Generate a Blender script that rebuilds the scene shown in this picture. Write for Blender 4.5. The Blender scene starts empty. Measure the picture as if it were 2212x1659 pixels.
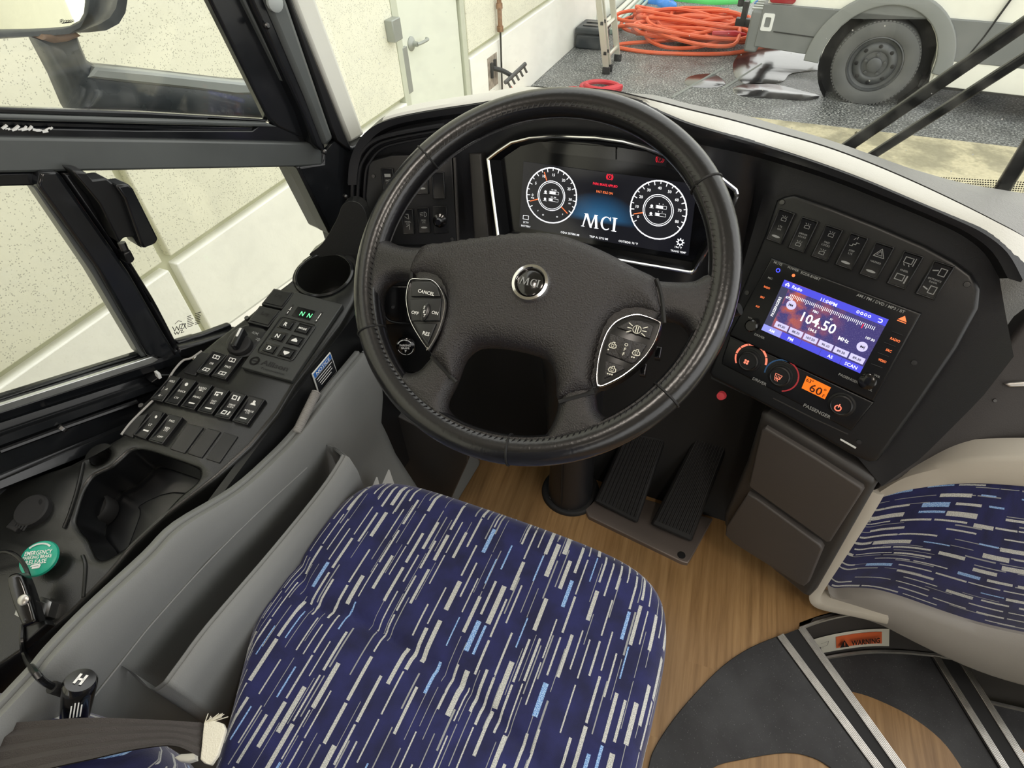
import bpy, bmesh, math, random
from mathutils import Vector as V, Matrix
from mathutils.geometry import tessellate_polygon
random.seed(11)
SC = bpy.context.scene
COL = SC.collection
R = math.radians
# ------------------------------------------------------------------ camera
# metres, X to the right of the bus, Y forward, Z up, origin on the driver's floor under the camera
F, CX, CY = 1240.0, 1106.0, 829.5
CAM = V((0, 0, 1.2))
PITCH, ROLL, YAW = R(45.5), R(-2.75), R(25.0)
def ray(x, y):
    a, b = (x-CX)/F, -(y-CY)/F
    a, b = a*math.cos(ROLL)-b*math.sin(ROLL), a*math.sin(ROLL)+b*math.cos(ROLL)
    q = V((a, math.cos(PITCH)+b*math.sin(PITCH), b*math.cos(PITCH)-math.sin(PITCH)))
    return V((q.x*math.cos(YAW)-q.y*math.sin(YAW), q.x*math.sin(YAW)+q.y*math.cos(YAW), q.z))
_f = ray(CX, CY); _r = ray(CX+F, CY)-_f; _u = ray(CX, CY-F)-_f
cd = bpy.data.cameras.new('camera'); cam = bpy.data.objects.new('camera', cd); COL.objects.link(cam)
cd.sensor_fit = 'HORIZONTAL'; cd.sensor_width = 36.0; cd.lens = 36.0*F/2212.0
cd.clip_start = 0.02; cd.clip_end = 200
cam.matrix_world = Matrix(((_r.x, _u.x, -_f.x, CAM.x), (_r.y, _u.y, -_f.y, CAM.y), (_r.z, _u.z, -_f.z, CAM.z), (0, 0, 0, 1)))
SC.camera = cam
# ------------------------------------------------------------------ sky, exposure
wd = bpy.data.worlds.new('overcast_sky'); SC.world = wd; wd.use_nodes = True
bg = wd.node_tree.nodes['Background']; bg.inputs[0].default_value = (1.0, 0.99, 0.96, 1); bg.inputs[1].default_value = 2.25
vs = SC.view_settings
vs.view_transform = 'Standard'; vs.look = 'None'; vs.gamma = 1.0; vs.use_curve_mapping = False; vs.exposure = 0.0
# ------------------------------------------------------------------ materials
def lin(c):
    return tuple(((x/255)/12.92 if x/255 <= .04045 else ((x/255+.055)/1.055)**2.4) for x in c)
MATS = {}
def mat(name, rgb, rough=.5, metal=0., spec=.5, bump=0., bscale=200., emit=0., ergb=None, var=0., vscale=8., coat=0., alpha=1., bdet=2., bdist=.002, rvar=0.):
    """plain procedural material: colour with optional noise variation and fine relief"""
    m = bpy.data.materials.new(name); m.use_nodes = True; nt = m.node_tree; b = nt.nodes['Principled BSDF']
    c = (*lin(rgb), 1)
    b.inputs['Base Color'].default_value = c; b.inputs['Roughness'].default_value = rough
    b.inputs['Metallic'].default_value = metal; b.inputs['Specular IOR Level'].default_value = spec
    b.inputs['Coat Weight'].default_value = coat; b.inputs['Coat Roughness'].default_value = .22
    if emit:
        b.inputs['Emission Color'].default_value = (*lin(ergb or rgb), 1); b.inputs['Emission Strength'].default_value = emit
    if bump or var or rvar:
        tc = nt.nodes.new('ShaderNodeTexCoord')
    if bump:
        nz = nt.nodes.new('ShaderNodeTexNoise'); nz.inputs['Scale'].default_value = bscale; nz.inputs['Detail'].default_value = bdet
        bp = nt.nodes.new('ShaderNodeBump'); bp.inputs['Strength'].default_value = bump; bp.inputs['Distance'].default_value = bdist
        nt.links.new(tc.outputs['Object'], nz.inputs['Vector']); nt.links.new(nz.outputs[0], bp.inputs['Height']); nt.links.new(bp.outputs[0], b.inputs['Normal'])
    if var:
        n2 = nt.nodes.new('ShaderNodeTexNoise'); n2.inputs['Scale'].default_value = vscale; n2.inputs['Detail'].default_value = 5
        rp = nt.nodes.new('ShaderNodeValToRGB'); rp.color_ramp.elements[0].position = .35; rp.color_ramp.elements[1].position = .65
        rp.color_ramp.elements[0].color = tuple(x*(1-var) for x in c[:3])+(1,); rp.color_ramp.elements[1].color = tuple(min(1, x*(1+var)) for x in c[:3])+(1,)
        nt.links.new(tc.outputs['Object'], n2.inputs['Vector']); nt.links.new(n2.outputs[0], rp.inputs[0]); nt.links.new(rp.outputs[0], b.inputs['Base Color'])
    if rvar:
        n3 = nt.nodes.new('ShaderNodeTexNoise'); n3.inputs['Scale'].default_value = vscale*1.7; n3.inputs['Detail'].default_value = 4
        mr = nt.nodes.new('ShaderNodeMapRange'); mr.inputs['From Min'].default_value = .3; mr.inputs['From Max'].default_value = .7
        mr.inputs['To Min'].default_value = max(.02, rough-rvar); mr.inputs['To Max'].default_value = min(1, rough+rvar)
        nt.links.new(tc.outputs['Object'], n3.inputs['Vector']); nt.links.new(n3.outputs[0], mr.inputs[0]); nt.links.new(mr.outputs[0], b.inputs['Roughness'])
    MATS[name] = m
    return m
class G:
    """tiny node-graph helper"""
    def __init__(s, name):
        s.m = bpy.data.materials.new(name); s.m.use_nodes = True; s.nt = s.m.node_tree; s.b = s.nt.nodes['Principled BSDF']; MATS[name] = s.m
    def n(s, t, **k):
        o = s.nt.nodes.new(t)
        for a, b in k.items(): setattr(o, a, b)
        return o
    def l(s, a, b): s.nt.links.new(a, b)
    def inp(s, node, i, val):
        if hasattr(val, 'is_linked') or isinstance(val, bpy.types.NodeSocket): s.l(val, node.inputs[i])
        else: node.inputs[i].default_value = val
    def math(s, op, a, b=0., c=None):
        o = s.n('ShaderNodeMath', operation=op); s.inp(o, 0, a); s.inp(o, 1, b)
        if c is not None: s.inp(o, 2, c)
        return o.outputs[0]
    def mix(s, f, a, b):
        o = s.n('ShaderNodeMix', data_type='RGBA'); s.inp(o, 0, f); s.inp(o, 6, a if not isinstance(a, tuple) else (*a, 1)); s.inp(o, 7, b if not isinstance(b, tuple) else (*b, 1))
        return o.outputs[2]
    def noise(s, vec, scale, det=2., rough=.5):
        o = s.n('ShaderNodeTexNoise'); o.inputs['Scale'].default_value = scale; o.inputs['Detail'].default_value = det; o.inputs['Roughness'].default_value = rough
        if vec is not None: s.l(vec, o.inputs['Vector'])
        return o.outputs[0]
    def ramp(s, f, stops):
        o = s.n('ShaderNodeValToRGB'); e = o.color_ramp.elements
        while len(e) < len(stops): e.new(.5)
        for i, (p, c) in enumerate(stops):
            e[i].position = p; e[i].color = (*c, 1) if len(c) == 3 else c
        s.l(f, o.inputs[0]); return o.outputs[0]
    def rng(s, f, a, b, c, d):
        o = s.n('ShaderNodeMapRange'); s.l(f, o.inputs[0])
        for i, x in enumerate((a, b, c, d)): o.inputs[1+i].default_value = x
        return o.outputs[0]
    def bump(s, h, st, dist=.002):
        o = s.n('ShaderNodeBump'); o.inputs['Strength'].default_value = st; o.inputs['Distance'].default_value = dist
        s.l(h, o.inputs['Height']); s.l(o.outputs[0], s.b.inputs['Normal'])

mat('dash_plastic', (30, 31, 34), .40, bump=.12, bscale=900)
mat('dash_top_glare', (130, 130, 128), .38, bump=.5, bscale=420, bdet=3)  # dark shelf plastic, lightened to paint in the windscreen glare
mat('pad_strip_sheen', (212, 212, 206), .32, bump=.15, bscale=500)  # pale tone stands for windscreen light reflected on dark padding
mat('selector_grey', (46, 48, 47), .42, bump=.15, bscale=900)
mat('panel_black', (22, 23, 25), .34, bump=.06, bscale=1200)
mat('console_black', (28, 29, 28), .27, bump=.10, bscale=800)
mat('gloss_black', (12, 12, 14), .12, coat=.4)
mat('satin_black', (16, 17, 19), .28)
mat('frame_black', (24, 26, 29), .17, var=.15, vscale=14, rvar=.08)
mat('metal_grey_bar', (82, 86, 86), .32, var=.12, vscale=9)
mat('rubber_black', (26, 26, 27), .7)
mat('leather', (32, 30, 31), .30, bump=.6, bscale=620, bdet=3, bdist=.0015)
mat('leather_smooth', (23, 23, 25), .24, coat=.25, bump=.22, bscale=260, bdet=4, bdist=.001)
mat('pad_leather', (38, 35, 36), .31, bump=.9, bscale=560, bdet=3, bdist=.0018)
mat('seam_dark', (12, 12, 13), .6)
mat('thread', (112, 110, 108), .6)
mat('chrome', (225, 225, 225), .09, metal=1.)
mat('worn_track', (205, 208, 206), .3, metal=.85, var=.12, vscale=20)
mat('brushed_aluminium', (196, 194, 190), .34, metal=1., var=.08, vscale=60)
mat('steel', (150, 150, 150), .3, metal=1.)
mat('screw_metal', (96, 96, 96), .35, metal=1.)
mat('print_white', (222, 222, 218), .6, emit=.12)
mat('print_grey', (150, 152, 150), .6, emit=.03)
mat('print_dim', (140, 142, 142), .6, emit=.04)
mat('print_black', (14, 14, 14), .6)
mat('glow_green', (110, 245, 160), .5, emit=1.0)
mat('glow_orange', (255, 128, 74), .5, emit=.8)
mat('glow_salmon', (240, 138, 112), .5, emit=.7)
mat('glow_blue', (80, 90, 255), .5, emit=1.1)
mat('glow_red', (238, 40, 66), .5, emit=.9)
mat('glow_white', (238, 240, 244), .5, emit=.95)
mat('ring_blue', (46, 84, 124), .5, emit=.25)
mat('ring_red', (170, 52, 58), .5, emit=.3)
mat('grey_panel', (118, 120, 119), .55, bump=.12, bscale=700, bdet=2)
mat('grey_panel_rough', (150, 152, 150), .6, bump=.3, bscale=500)
mat('beige_frame', (186, 180, 168), .5, bump=.08, bscale=500)
mat('grey_shell', (140, 136, 131), .55, bump=.08, bscale=500)
mat('storage_brown', (74, 70, 68), .5, bump=.15, bscale=700)
mat('storage_rim', (52, 50, 49), .45)
mat('dark_brown_panel', (58, 55, 54), .6, bump=.15, bscale=600)
mat('pedal_rubber', (17, 17, 19), .65)
mat('pedal_plate', (120, 110, 104), .45, metal=.5)
mat('decal_white', (222, 224, 222), .6)
mat('sticker_blue', (44, 108, 190), .45)
mat('sticker_black', (22, 24, 30), .45)
mat('sticker_orange', (230, 110, 62), .5)
mat('sticker_cream', (226, 224, 210), .5)
mat('knob_green', (34, 160, 134), .35)
mat('knob_white', (206, 208, 204), .4)
mat('spring_grey', (158, 156, 153), .5)
mat('belt', (66, 62, 60), .8, bump=.4, bscale=900)
mat('fabric_tag', (226, 222, 206), .8, bump=.5, bscale=600)
mat('lcd_orange', (238, 116, 28), .4, emit=.7)
mat('lcd_ink', (70, 30, 8), .6)
mat('screen_dark', (10, 11, 14), .12)
mat('radio_bar', (70, 72, 206), .4, emit=.8)
mat('radio_tab', (140, 146, 236), .4, emit=.75)
mat('radio_side', (64, 66, 96), .4, emit=.45)
mat('radio_key', (196, 192, 232), .4, emit=.75)
mat('rim_black', (38, 39, 40), .5)
mat('ceiling_liner', (190, 188, 182), .8)
mat('white_trim', (226, 227, 218), .55)
mat('van_white', (232, 232, 222), .35, coat=.3)
mat('van_cladding', (112, 115, 114), .6, bump=.1, bscale=200)
mat('van_flare', (128, 131, 129), .6, bump=.1, bscale=200)
mat('tyre', (92, 93, 92), .8, bump=.3, bscale=60)
mat('wheel_steel', (84, 86, 87), .5, metal=.3)
mat('tail_red', (150, 34, 44), .2)
mat('door_paint', (226, 230, 216), .45)
mat('door_frame', (198, 202, 184), .5)
mat('galvanised', (160, 164, 158), .45, metal=.4)
mat('copper_pipe', (140, 108, 82), .55, var=.35, vscale=30)
mat('rust_plate', (150, 140, 128), .7, var=.4, vscale=18)
mat('ladder_metal', (206, 204, 190), .38, metal=.55)
mat('hose_orange', (224, 104, 66), .55)
mat('hose_red', (196, 52, 62), .5)
mat('pole_green', (150, 172, 160), .4)
mat('bag_green', (70, 190, 90), .5)
mat('bag_blue', (50, 130, 215), .5)
mat('toolbox', (48, 54, 58), .5)
mat('mirror_glass', (240, 240, 228), .02, metal=1.)
mat('mirror_housing', (62, 68, 74), .35, rvar=.12, vscale=10)
mat('arm_grey', (164, 170, 170), .5)
mat('concrete_joint', (90, 86, 66), .9)
mat('wall_groove', (196, 196, 168), .8)
mat('lamp_lens', (255, 240, 220), .4, emit=3.0)

def glass_mat(name, gloss=.06, tint=(1, 1, 1), dirt=0., specks=0., dscale=30.):
    g = G(name); nt = g.nt; nt.nodes.remove(g.b)
    out = nt.nodes['Material Output']; tr = g.n('ShaderNodeBsdfTransparent'); tr.inputs[0].default_value = (*tint, 1)
    gl = g.n('ShaderNodeBsdfGlossy'); gl.inputs['Roughness'].default_value = .02
    mx = g.n('ShaderNodeMixShader'); fr = g.n('ShaderNodeLayerWeight'); fr.inputs[0].default_value = .25
    f = g.math('MULTIPLY_ADD', fr.outputs['Fresnel'], .35, gloss*.5)
    g.l(f, mx.inputs[0]); g.l(tr.outputs[0], mx.inputs[1]); g.l(gl.outputs[0], mx.inputs[2]); last = mx.outputs[0]
    if dirt or specks:
        tc = g.n('ShaderNodeTexCoord'); df = g.n('ShaderNodeBsdfDiffuse'); df.inputs[0].default_value = (.8, .82, .8, 1)
        fac = g.math('MULTIPLY', g.rng(g.noise(tc.outputs['Object'], dscale, 6), .45, .8, 0, 1), dirt)
        if specks:
            vo = g.n('ShaderNodeTexVoronoi'); vo.inputs['Scale'].default_value = 70; g.l(tc.outputs['Object'], vo.inputs['Vector'])
            sp = g.math('MULTIPLY', g.math('LESS_THAN', vo.outputs['Distance'], .075), g.math('GREATER_THAN', g.noise(tc.outputs['Object'], 37, 1), .55))
            fac = g.math('MAXIMUM', fac, g.math('MULTIPLY', sp, specks))
        m2 = g.n('ShaderNodeMixShader'); g.l(fac, m2.inputs[0]); g.l(last, m2.inputs[1]); g.l(df.outputs[0], m2.inputs[2]); last = m2.outputs[0]
    g.l(last, out.inputs[0])
glass_mat('side_glass', .05, (.97, .98, .96), dirt=.04)
glass_mat('windshield_glass', .03, (.95, .97, .95), dirt=.12, specks=.75)

# printed fabric: navy ground with broken white, grey and pale blue dashes along V of the UV map
def fabric(name):
    g = G(name); uv = g.n('ShaderNodeUVMap'); sx = g.n('ShaderNodeSeparateXYZ'); g.l(uv.outputs[0], sx.inputs[0])
    def layer(w, L, seed, keep, wmin, wmax):
        u = g.math('MULTIPLY_ADD', sx.outputs[0], 1/w, seed); cu = g.math('FLOOR', u); fu = g.math('FRACT', u)
        wn = g.n('ShaderNodeTexWhiteNoise', noise_dimensions='1D'); g.l(cu, wn.inputs['W'])
        v = g.math('ADD', g.math('MULTIPLY', sx.outputs[1], 1/L), g.math('MULTIPLY', wn.outputs[0], 17.3)); cv = g.math('FLOOR', v); fv = g.math('FRACT', v)
        cb = g.n('ShaderNodeCombineXYZ'); g.l(cu, cb.inputs[0]); g.l(cv, cb.inputs[1]); cb.inputs[2].default_value = seed
        wr = g.n('ShaderNodeTexWhiteNoise', noise_dimensions='3D'); g.l(cb.outputs[0], wr.inputs['Vector'])
        sc = g.n('ShaderNodeSeparateColor'); g.l(wr.outputs['Color'], sc.inputs[0]); r1, r2, r3 = sc.outputs
        wd_ = g.math('MULTIPLY_ADD', g.math('POWER', r1, 2.2), wmax-wmin, wmin)
        lo = g.math('MULTIPLY', g.math('POWER', r2, 2.), .3)
        a = g.math('LESS_THAN', fu, wd_); b = g.math('GREATER_THAN', fv, g.math('ADD', lo, .05)); c = g.math('LESS_THAN', r3, keep)
        return g.math('MULTIPLY', g.math('MULTIPLY', a, b), c), r2, r1
    m1, ra, rb = layer(.0112, .054, 3.7, .66, .14, .56)
    m2, rc, rd = layer(.0093, .060, 41.3, .42, .08, .24)
    nz = g.noise(uv.outputs[0], 26, 4); fine = g.noise(uv.outputs[0], 900, 2)
    navy = g.mix(g.rng(nz, .35, .68, 0, 1), lin((17, 20, 62)), lin((31, 35, 92)))
    white = g.mix(g.rng(fine, .4, .6, 0, 1), lin((160, 162, 160)), lin((206, 207, 202)))
    blue = g.mix(g.rng(fine, .45, .55, 0, 1), lin((86, 130, 198)), lin((170, 202, 236)))
    dash = g.mix(g.math('GREATER_THAN', ra, .89), white, blue)
    c1 = g.mix(m2, navy, lin((150, 152, 152))); c2 = g.mix(m1, c1, dash)
    g.l(c2, g.b.inputs['Base Color']); g.b.inputs['Roughness'].default_value = .85; g.b.inputs['Sheen Weight'].default_value = .35; g.b.inputs['Sheen Roughness'].default_value = .4
    g.bump(g.math('ADD', fine, g.math('MULTIPLY', m1, 1.5)), .35, .0008)
fabric('seat_fabric')

def wood():
    g = G('wood_floor'); tc = g.n('ShaderNodeTexCoord'); mp = g.n('ShaderNodeMapping'); g.l(tc.outputs['Object'], mp.inputs[0])
    mp.inputs['Rotation'].default_value = (0, 0, R(-6)); sx = g.n('ShaderNodeSeparateXYZ'); g.l(mp.outputs[0], sx.inputs[0])
    cu = g.math('FLOOR', g.math('MULTIPLY', sx.outputs[0], 1/.085)); wn = g.n('ShaderNodeTexWhiteNoise', noise_dimensions='1D'); g.l(cu, wn.inputs['W'])
    cv = g.math('FLOOR', g.math('ADD', g.math('MULTIPLY', sx.outputs[1], 1/.5), g.math('MULTIPLY', wn.outputs[0], 9.1)))
    cb = g.n('ShaderNodeCombineXYZ'); g.l(cu, cb.inputs[0]); g.l(cv, cb.inputs[1]); w2 = g.n('ShaderNodeTexWhiteNoise', noise_dimensions='2D'); g.l(cb.outputs[0], w2.inputs['Vector'])
    m2 = g.n('ShaderNodeMapping'); g.l(mp.outputs[0], m2.inputs[0]); m2.inputs['Scale'].default_value = (60, 3.2, 1)
    ad = g.n('ShaderNodeVectorMath', operation='ADD'); g.l(m2.outputs[0], ad.inputs[0]); g.l(w2.outputs['Color'], ad.inputs[1])
    gr = g.noise(ad.outputs[0], 1.4, 6, .6); big = g.noise(mp.outputs[0], 5, 3)
    c = g.ramp(gr, [(.28, lin((120, 90, 54))), (.5, lin((152, 118, 76))), (.75, lin((174, 140, 96)))])
    c = g.mix(g.math('MULTIPLY', w2.outputs[0], .35), c, lin((124, 92, 56)))
    g.l(c, g.b.inputs['Base Color']); g.l(g.rng(big, .3, .7, .3, .5), g.b.inputs['Roughness']); g.bump(gr, .12, .001)
wood()
def asphalt():
    g = G('wet_asphalt'); tc = g.n('ShaderNodeTexCoord'); v = tc.outputs['Object']
    fine = g.noise(v, 55, 5, .7); mid = g.noise(v, 6, 4); big = g.noise(v, 1.1, 4)
    c = g.ramp(fine, [(.36, lin((46, 48, 50))), (.5, lin((92, 95, 95))), (.6, lin((190, 192, 188)))])
    c = g.mix(g.rng(mid, .4, .7, 0, .55), c, lin((62, 63, 62)))
    g.l(c, g.b.inputs['Base Color']); wet = g.rng(big, .42, .58, 0, 1)
    g.l(g.math('MULTIPLY_ADD', wet, -.32, .58), g.b.inputs['Roughness'])
    g.bump(fine, .7, .01)
asphalt()
def speckle(name, rgb, dark, scale, thr, rough=.8):
    g = G(name); tc = g.n('ShaderNodeTexCoord'); v = tc.outputs['Object']
    vo = g.n('ShaderNodeTexVoronoi'); vo.inputs['Scale'].default_value = scale; g.l(v, vo.inputs['Vector'])
    sp = g.math('MULTIPLY', g.math('LESS_THAN', vo.outputs['Distance'], thr), g.math('GREATER_THAN', g.noise(v, scale*.45, 1), .47))
    c = g.mix(g.rng(g.noise(v, 2.2, 4), .35, .7, 0, .35), lin(rgb), tuple(x*.82 for x in lin(rgb)))
    c = g.mix(g.math('MULTIPLY', sp, .5), c, lin(dark)); g.l(c, g.b.inputs['Base Color']); g.b.inputs['Roughness'].default_value = rough
    g.bump(g.noise(v, 60, 4), .25, .004)
speckle('precast_cream', (232, 231, 212), (112, 112, 98), 120, .30)
speckle('precast_white', (246, 246, 238), (220, 220, 208), 90, .2)
def yard():
    g = G('yard_concrete'); tc = g.n('ShaderNodeTexCoord'); v = tc.outputs['Object']
    st = g.ramp(g.noise(v, 2.6, 6, .6), [(.42, (0, 0, 0)), (.5, (.5, .5, .5)), (.54, (1, 1, 1))])
    c = g.mix(st, lin((150, 145, 122)), lin((196, 188, 158))); c = g.mix(g.rng(g.noise(v, 40, 4), .4, .7, 0, .3), c, lin((120, 114, 92)))
    g.l(c, g.b.inputs['Base Color']); g.b.inputs['Roughness'].default_value = .6; g.bump(g.noise(v, 70, 4), .2, .004)
yard()
def rubber_floor():
    g = G('step_rubber'); tc = g.n('ShaderNodeTexCoord'); v = tc.outputs['Object']
    a = g.noise(v, 9, 5); b = g.noise(v, 420, 2)
    c = g.mix(g.rng(a, .4, .7, 0, 1), lin((40, 40, 42)), lin((62, 63, 65))); c = g.mix(g.math('MULTIPLY', g.math('GREATER_THAN', b, .7), .5), c, lin((120, 120, 120)))
    g.l(c, g.b.inputs['Base Color']); g.b.inputs['Roughness'].default_value = .62; g.bump(b, .2, .001)
rubber_floor()
def cluster_glow():
    g = G('cluster_display'); uv = g.n('ShaderNodeUVMap'); sx = g.n('ShaderNodeSeparateXYZ'); g.l(uv.outputs[0], sx.inputs[0])
    dx = g.math('MULTIPLY', g.math('SUBTRACT', sx.outputs[0], .49), 2.6); dy = g.math('MULTIPLY', g.math('SUBTRACT', sx.outputs[1], .30), 1.5)
    r = g.math('SQRT', g.math('ADD', g.math('MULTIPLY', dx, dx), g.math('MULTIPLY', dy, dy)))
    f = g.math('MULTIPLY', g.rng(r, 0, .62, 1, 0), g.rng(sx.outputs[1], .26, .34, 0, 1))
    c = g.mix(f, lin((20, 21, 28)), lin((50, 118, 168)))
    g.l(c, g.b.inputs['Emission Color']); g.b.inputs['Emission Strength'].default_value = .8; g.b.inputs['Base Color'].default_value = (.01, .01, .012, 1); g.b.inputs['Roughness'].default_value = .15
cluster_glow()
def radio_bg():
    g = G('radio_display'); uv = g.n('ShaderNodeUVMap'); v = uv.outputs[0]; sx = g.n('ShaderNodeSeparateXYZ'); g.l(v, sx.inputs[0])
    n1 = g.noise(v, 4.2, 5); n2 = g.noise(v, 70, 3, .8)
    warm = g.math('MULTIPLY', g.rng(n1, .42, .58, 0, 1), g.rng(sx.outputs[0], .3, 1.3, 1, 0))
    c = g.mix(warm, lin((76, 66, 138)), lin((224, 110, 80))); c = g.mix(g.rng(n2, .55, .75, 0, .8), c, lin((190, 180, 226)))
    g.l(c, g.b.inputs['Emission Color']); g.b.inputs['Emission Strength'].default_value = .7; g.b.inputs['Base Color'].default_value = (.02, .02, .03, 1); g.b.inputs['Roughness'].default_value = .2
radio_bg()

# ------------------------------------------------------------------ planes and outlines
class PL:
    def __init__(s, o, n, hint=(1, 0, 0)):
        s.o = V(o); s.n = V(n).normalized(); h = V(hint); s.u = (h-s.n*h.dot(s.n)).normalized(); s.v = s.n.cross(s.u)
    def hit(s, x, y, off=0.):
        d = ray(x, y); t = (s.o+s.n*off-CAM).dot(s.n)/d.dot(s.n); return CAM+d*t
    def w(s, a, b, h=0.): return s.o+s.u*a+s.v*b+s.n*h
    def uv(s, p): q = p-s.o; return (q.dot(s.u), q.dot(s.v))
    def l2(s, pts, off=0.): return [s.uv(s.hit(x, y, off)) for x, y in pts]
def AZ(o, az, ti):
    a, t = R(az), R(ti); return PL(o, (math.sin(a)*math.cos(t), -math.cos(a)*math.cos(t), math.sin(t)), (math.cos(a), math.sin(a), 0))
def HZ(z): return PL((0, 0, z), (0, 0, 1))
def spl(pts, k=6, closed=True):
    """Catmull-Rom through the points (any dimension)"""
    n = len(pts); out = []
    P = [V(p) for p in pts]
    rngi = range(n) if closed else range(n-1)
    for i in rngi:
        if closed: a, b, c, d = P[(i-1) % n], P[i], P[(i+1) % n], P[(i+2) % n]
        else: a, b, c, d = P[max(i-1, 0)], P[i], P[i+1], P[min(i+2, n-1)]
        for j in range(k):
            t = j/k; out.append(.5*((2*b)+(c-a)*t+(2*a-5*b+4*c-d)*t*t+(3*b-a-3*c+d)*t*t*t))
    if not closed: out.append(P[-1])
    return out
def area2(L): return .5*sum(L[i][0]*L[(i+1) % len(L)][1]-L[(i+1) % len(L)][0]*L[i][1] for i in range(len(L)))
def ccw(L, pos=True): return list(L) if (area2(L) > 0) == pos else list(reversed(L))
def inset(L, d):
    n = len(L); out = []
    for i in range(n):
        a, b, c = V(L[i-1][:2]), V(L[i][:2]), V(L[(i+1) % n][:2]); e = (b-a); f = (c-b)
        if e.length < 1e-9: e = f
        if f.length < 1e-9: f = e
        e.normalize(); f.normalize(); n1 = V((-e.y, e.x)); n2 = V((-f.y, f.x)); m = n1+n2
        if m.length < 1e-6: m = n1
        m.normalize(); out.append(tuple(b+m*(d/max(.55, m.dot(n1)))))
    return out
def circ(cx, cy, r, n=32, ry=None, a0=0.):
    ry = r if ry is None else ry
    return [(cx+r*math.cos(a0+2*math.pi*i/n), cy+ry*math.sin(a0+2*math.pi*i/n)) for i in range(n)]
def rrect(x0, y0, x1, y1, r, k=5):
    out = []
    for cx, cy, a in ((x1-r, y1-r, 0), (x0+r, y1-r, 90), (x0+r, y0+r, 180), (x1-r, y0+r, 270)):
        for j in range(k+1): t = R(a+90*j/k); out.append((cx+r*math.cos(t), cy+r*math.sin(t)))
    return out

# ------------------------------------------------------------------ objects
LOC = {}
def empty_thing(name, label, cat, loc, group=None):
    o = bpy.data.objects.new(name, None); COL.objects.link(o); o.empty_display_size = .05; o.location = V(loc); LOC[o.name] = V(loc)
    o['label'] = label; o['category'] = cat
    if group: o['group'] = group
    return o
def tag(o, label=None, cat=None, group=None, kind=None):
    if label: o['label'] = label
    if cat: o['category'] = cat
    if group: o['group'] = group
    if kind: o['kind'] = kind
    return o
def mk(name, verts, faces, m, parent=None, smooth=40, bevel=0., seg=2, sub=0, uvs=None, loc=None, label=None, cat=None, group=None, kind=None):
    if parent is None:
        if loc is None:
            xs = [v[0] for v in verts]; ys = [v[1] for v in verts]; zs = [v[2] for v in verts]
            loc = V(((min(xs)+max(xs))/2, (min(ys)+max(ys))/2, min(zs)))
        L = V(loc)
    else: L = LOC[parent.name]
    me = bpy.data.meshes.new(name); me.from_pydata([tuple(V(v)-L) for v in verts], [], [tuple(f) for f in faces])
    bm = bmesh.new(); bm.from_mesh(me)
    if uvs is None:
        bmesh.ops.remove_doubles(bm, verts=bm.verts, dist=1e-6)
        bmesh.ops.recalc_face_normals(bm, faces=bm.faces)
    else:
        ul = bm.loops.layers.uv.new('UVMap'); bm.verts.ensure_lookup_table()
        for f in bm.faces:
            for l in f.loops: l[ul].uv = uvs[l.vert.index]
    bm.to_mesh(me); bm.free()
    if smooth:
        for p in me.polygons: p.use_smooth = True
        me.set_sharp_from_angle(angle=R(smooth))
    me.materials.append(MATS[m] if isinstance(m, str) else m)
    o = bpy.data.objects.new(name, me); COL.objects.link(o)
    if parent is None: o.location = L; LOC[o.name] = L
    else: o.parent = parent; LOC[o.name] = L
    if bevel:
        b = o.modifiers.new('bevel', 'BEVEL'); b.width = bevel; b.segments = seg; b.limit_method = 'ANGLE'; b.angle_limit = R(35)
    if sub:
        b = o.modifiers.new('sub', 'SUBSURF'); b.levels = sub; b.render_levels = sub
    tag(o, label, cat, group, kind)
    return o
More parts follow.
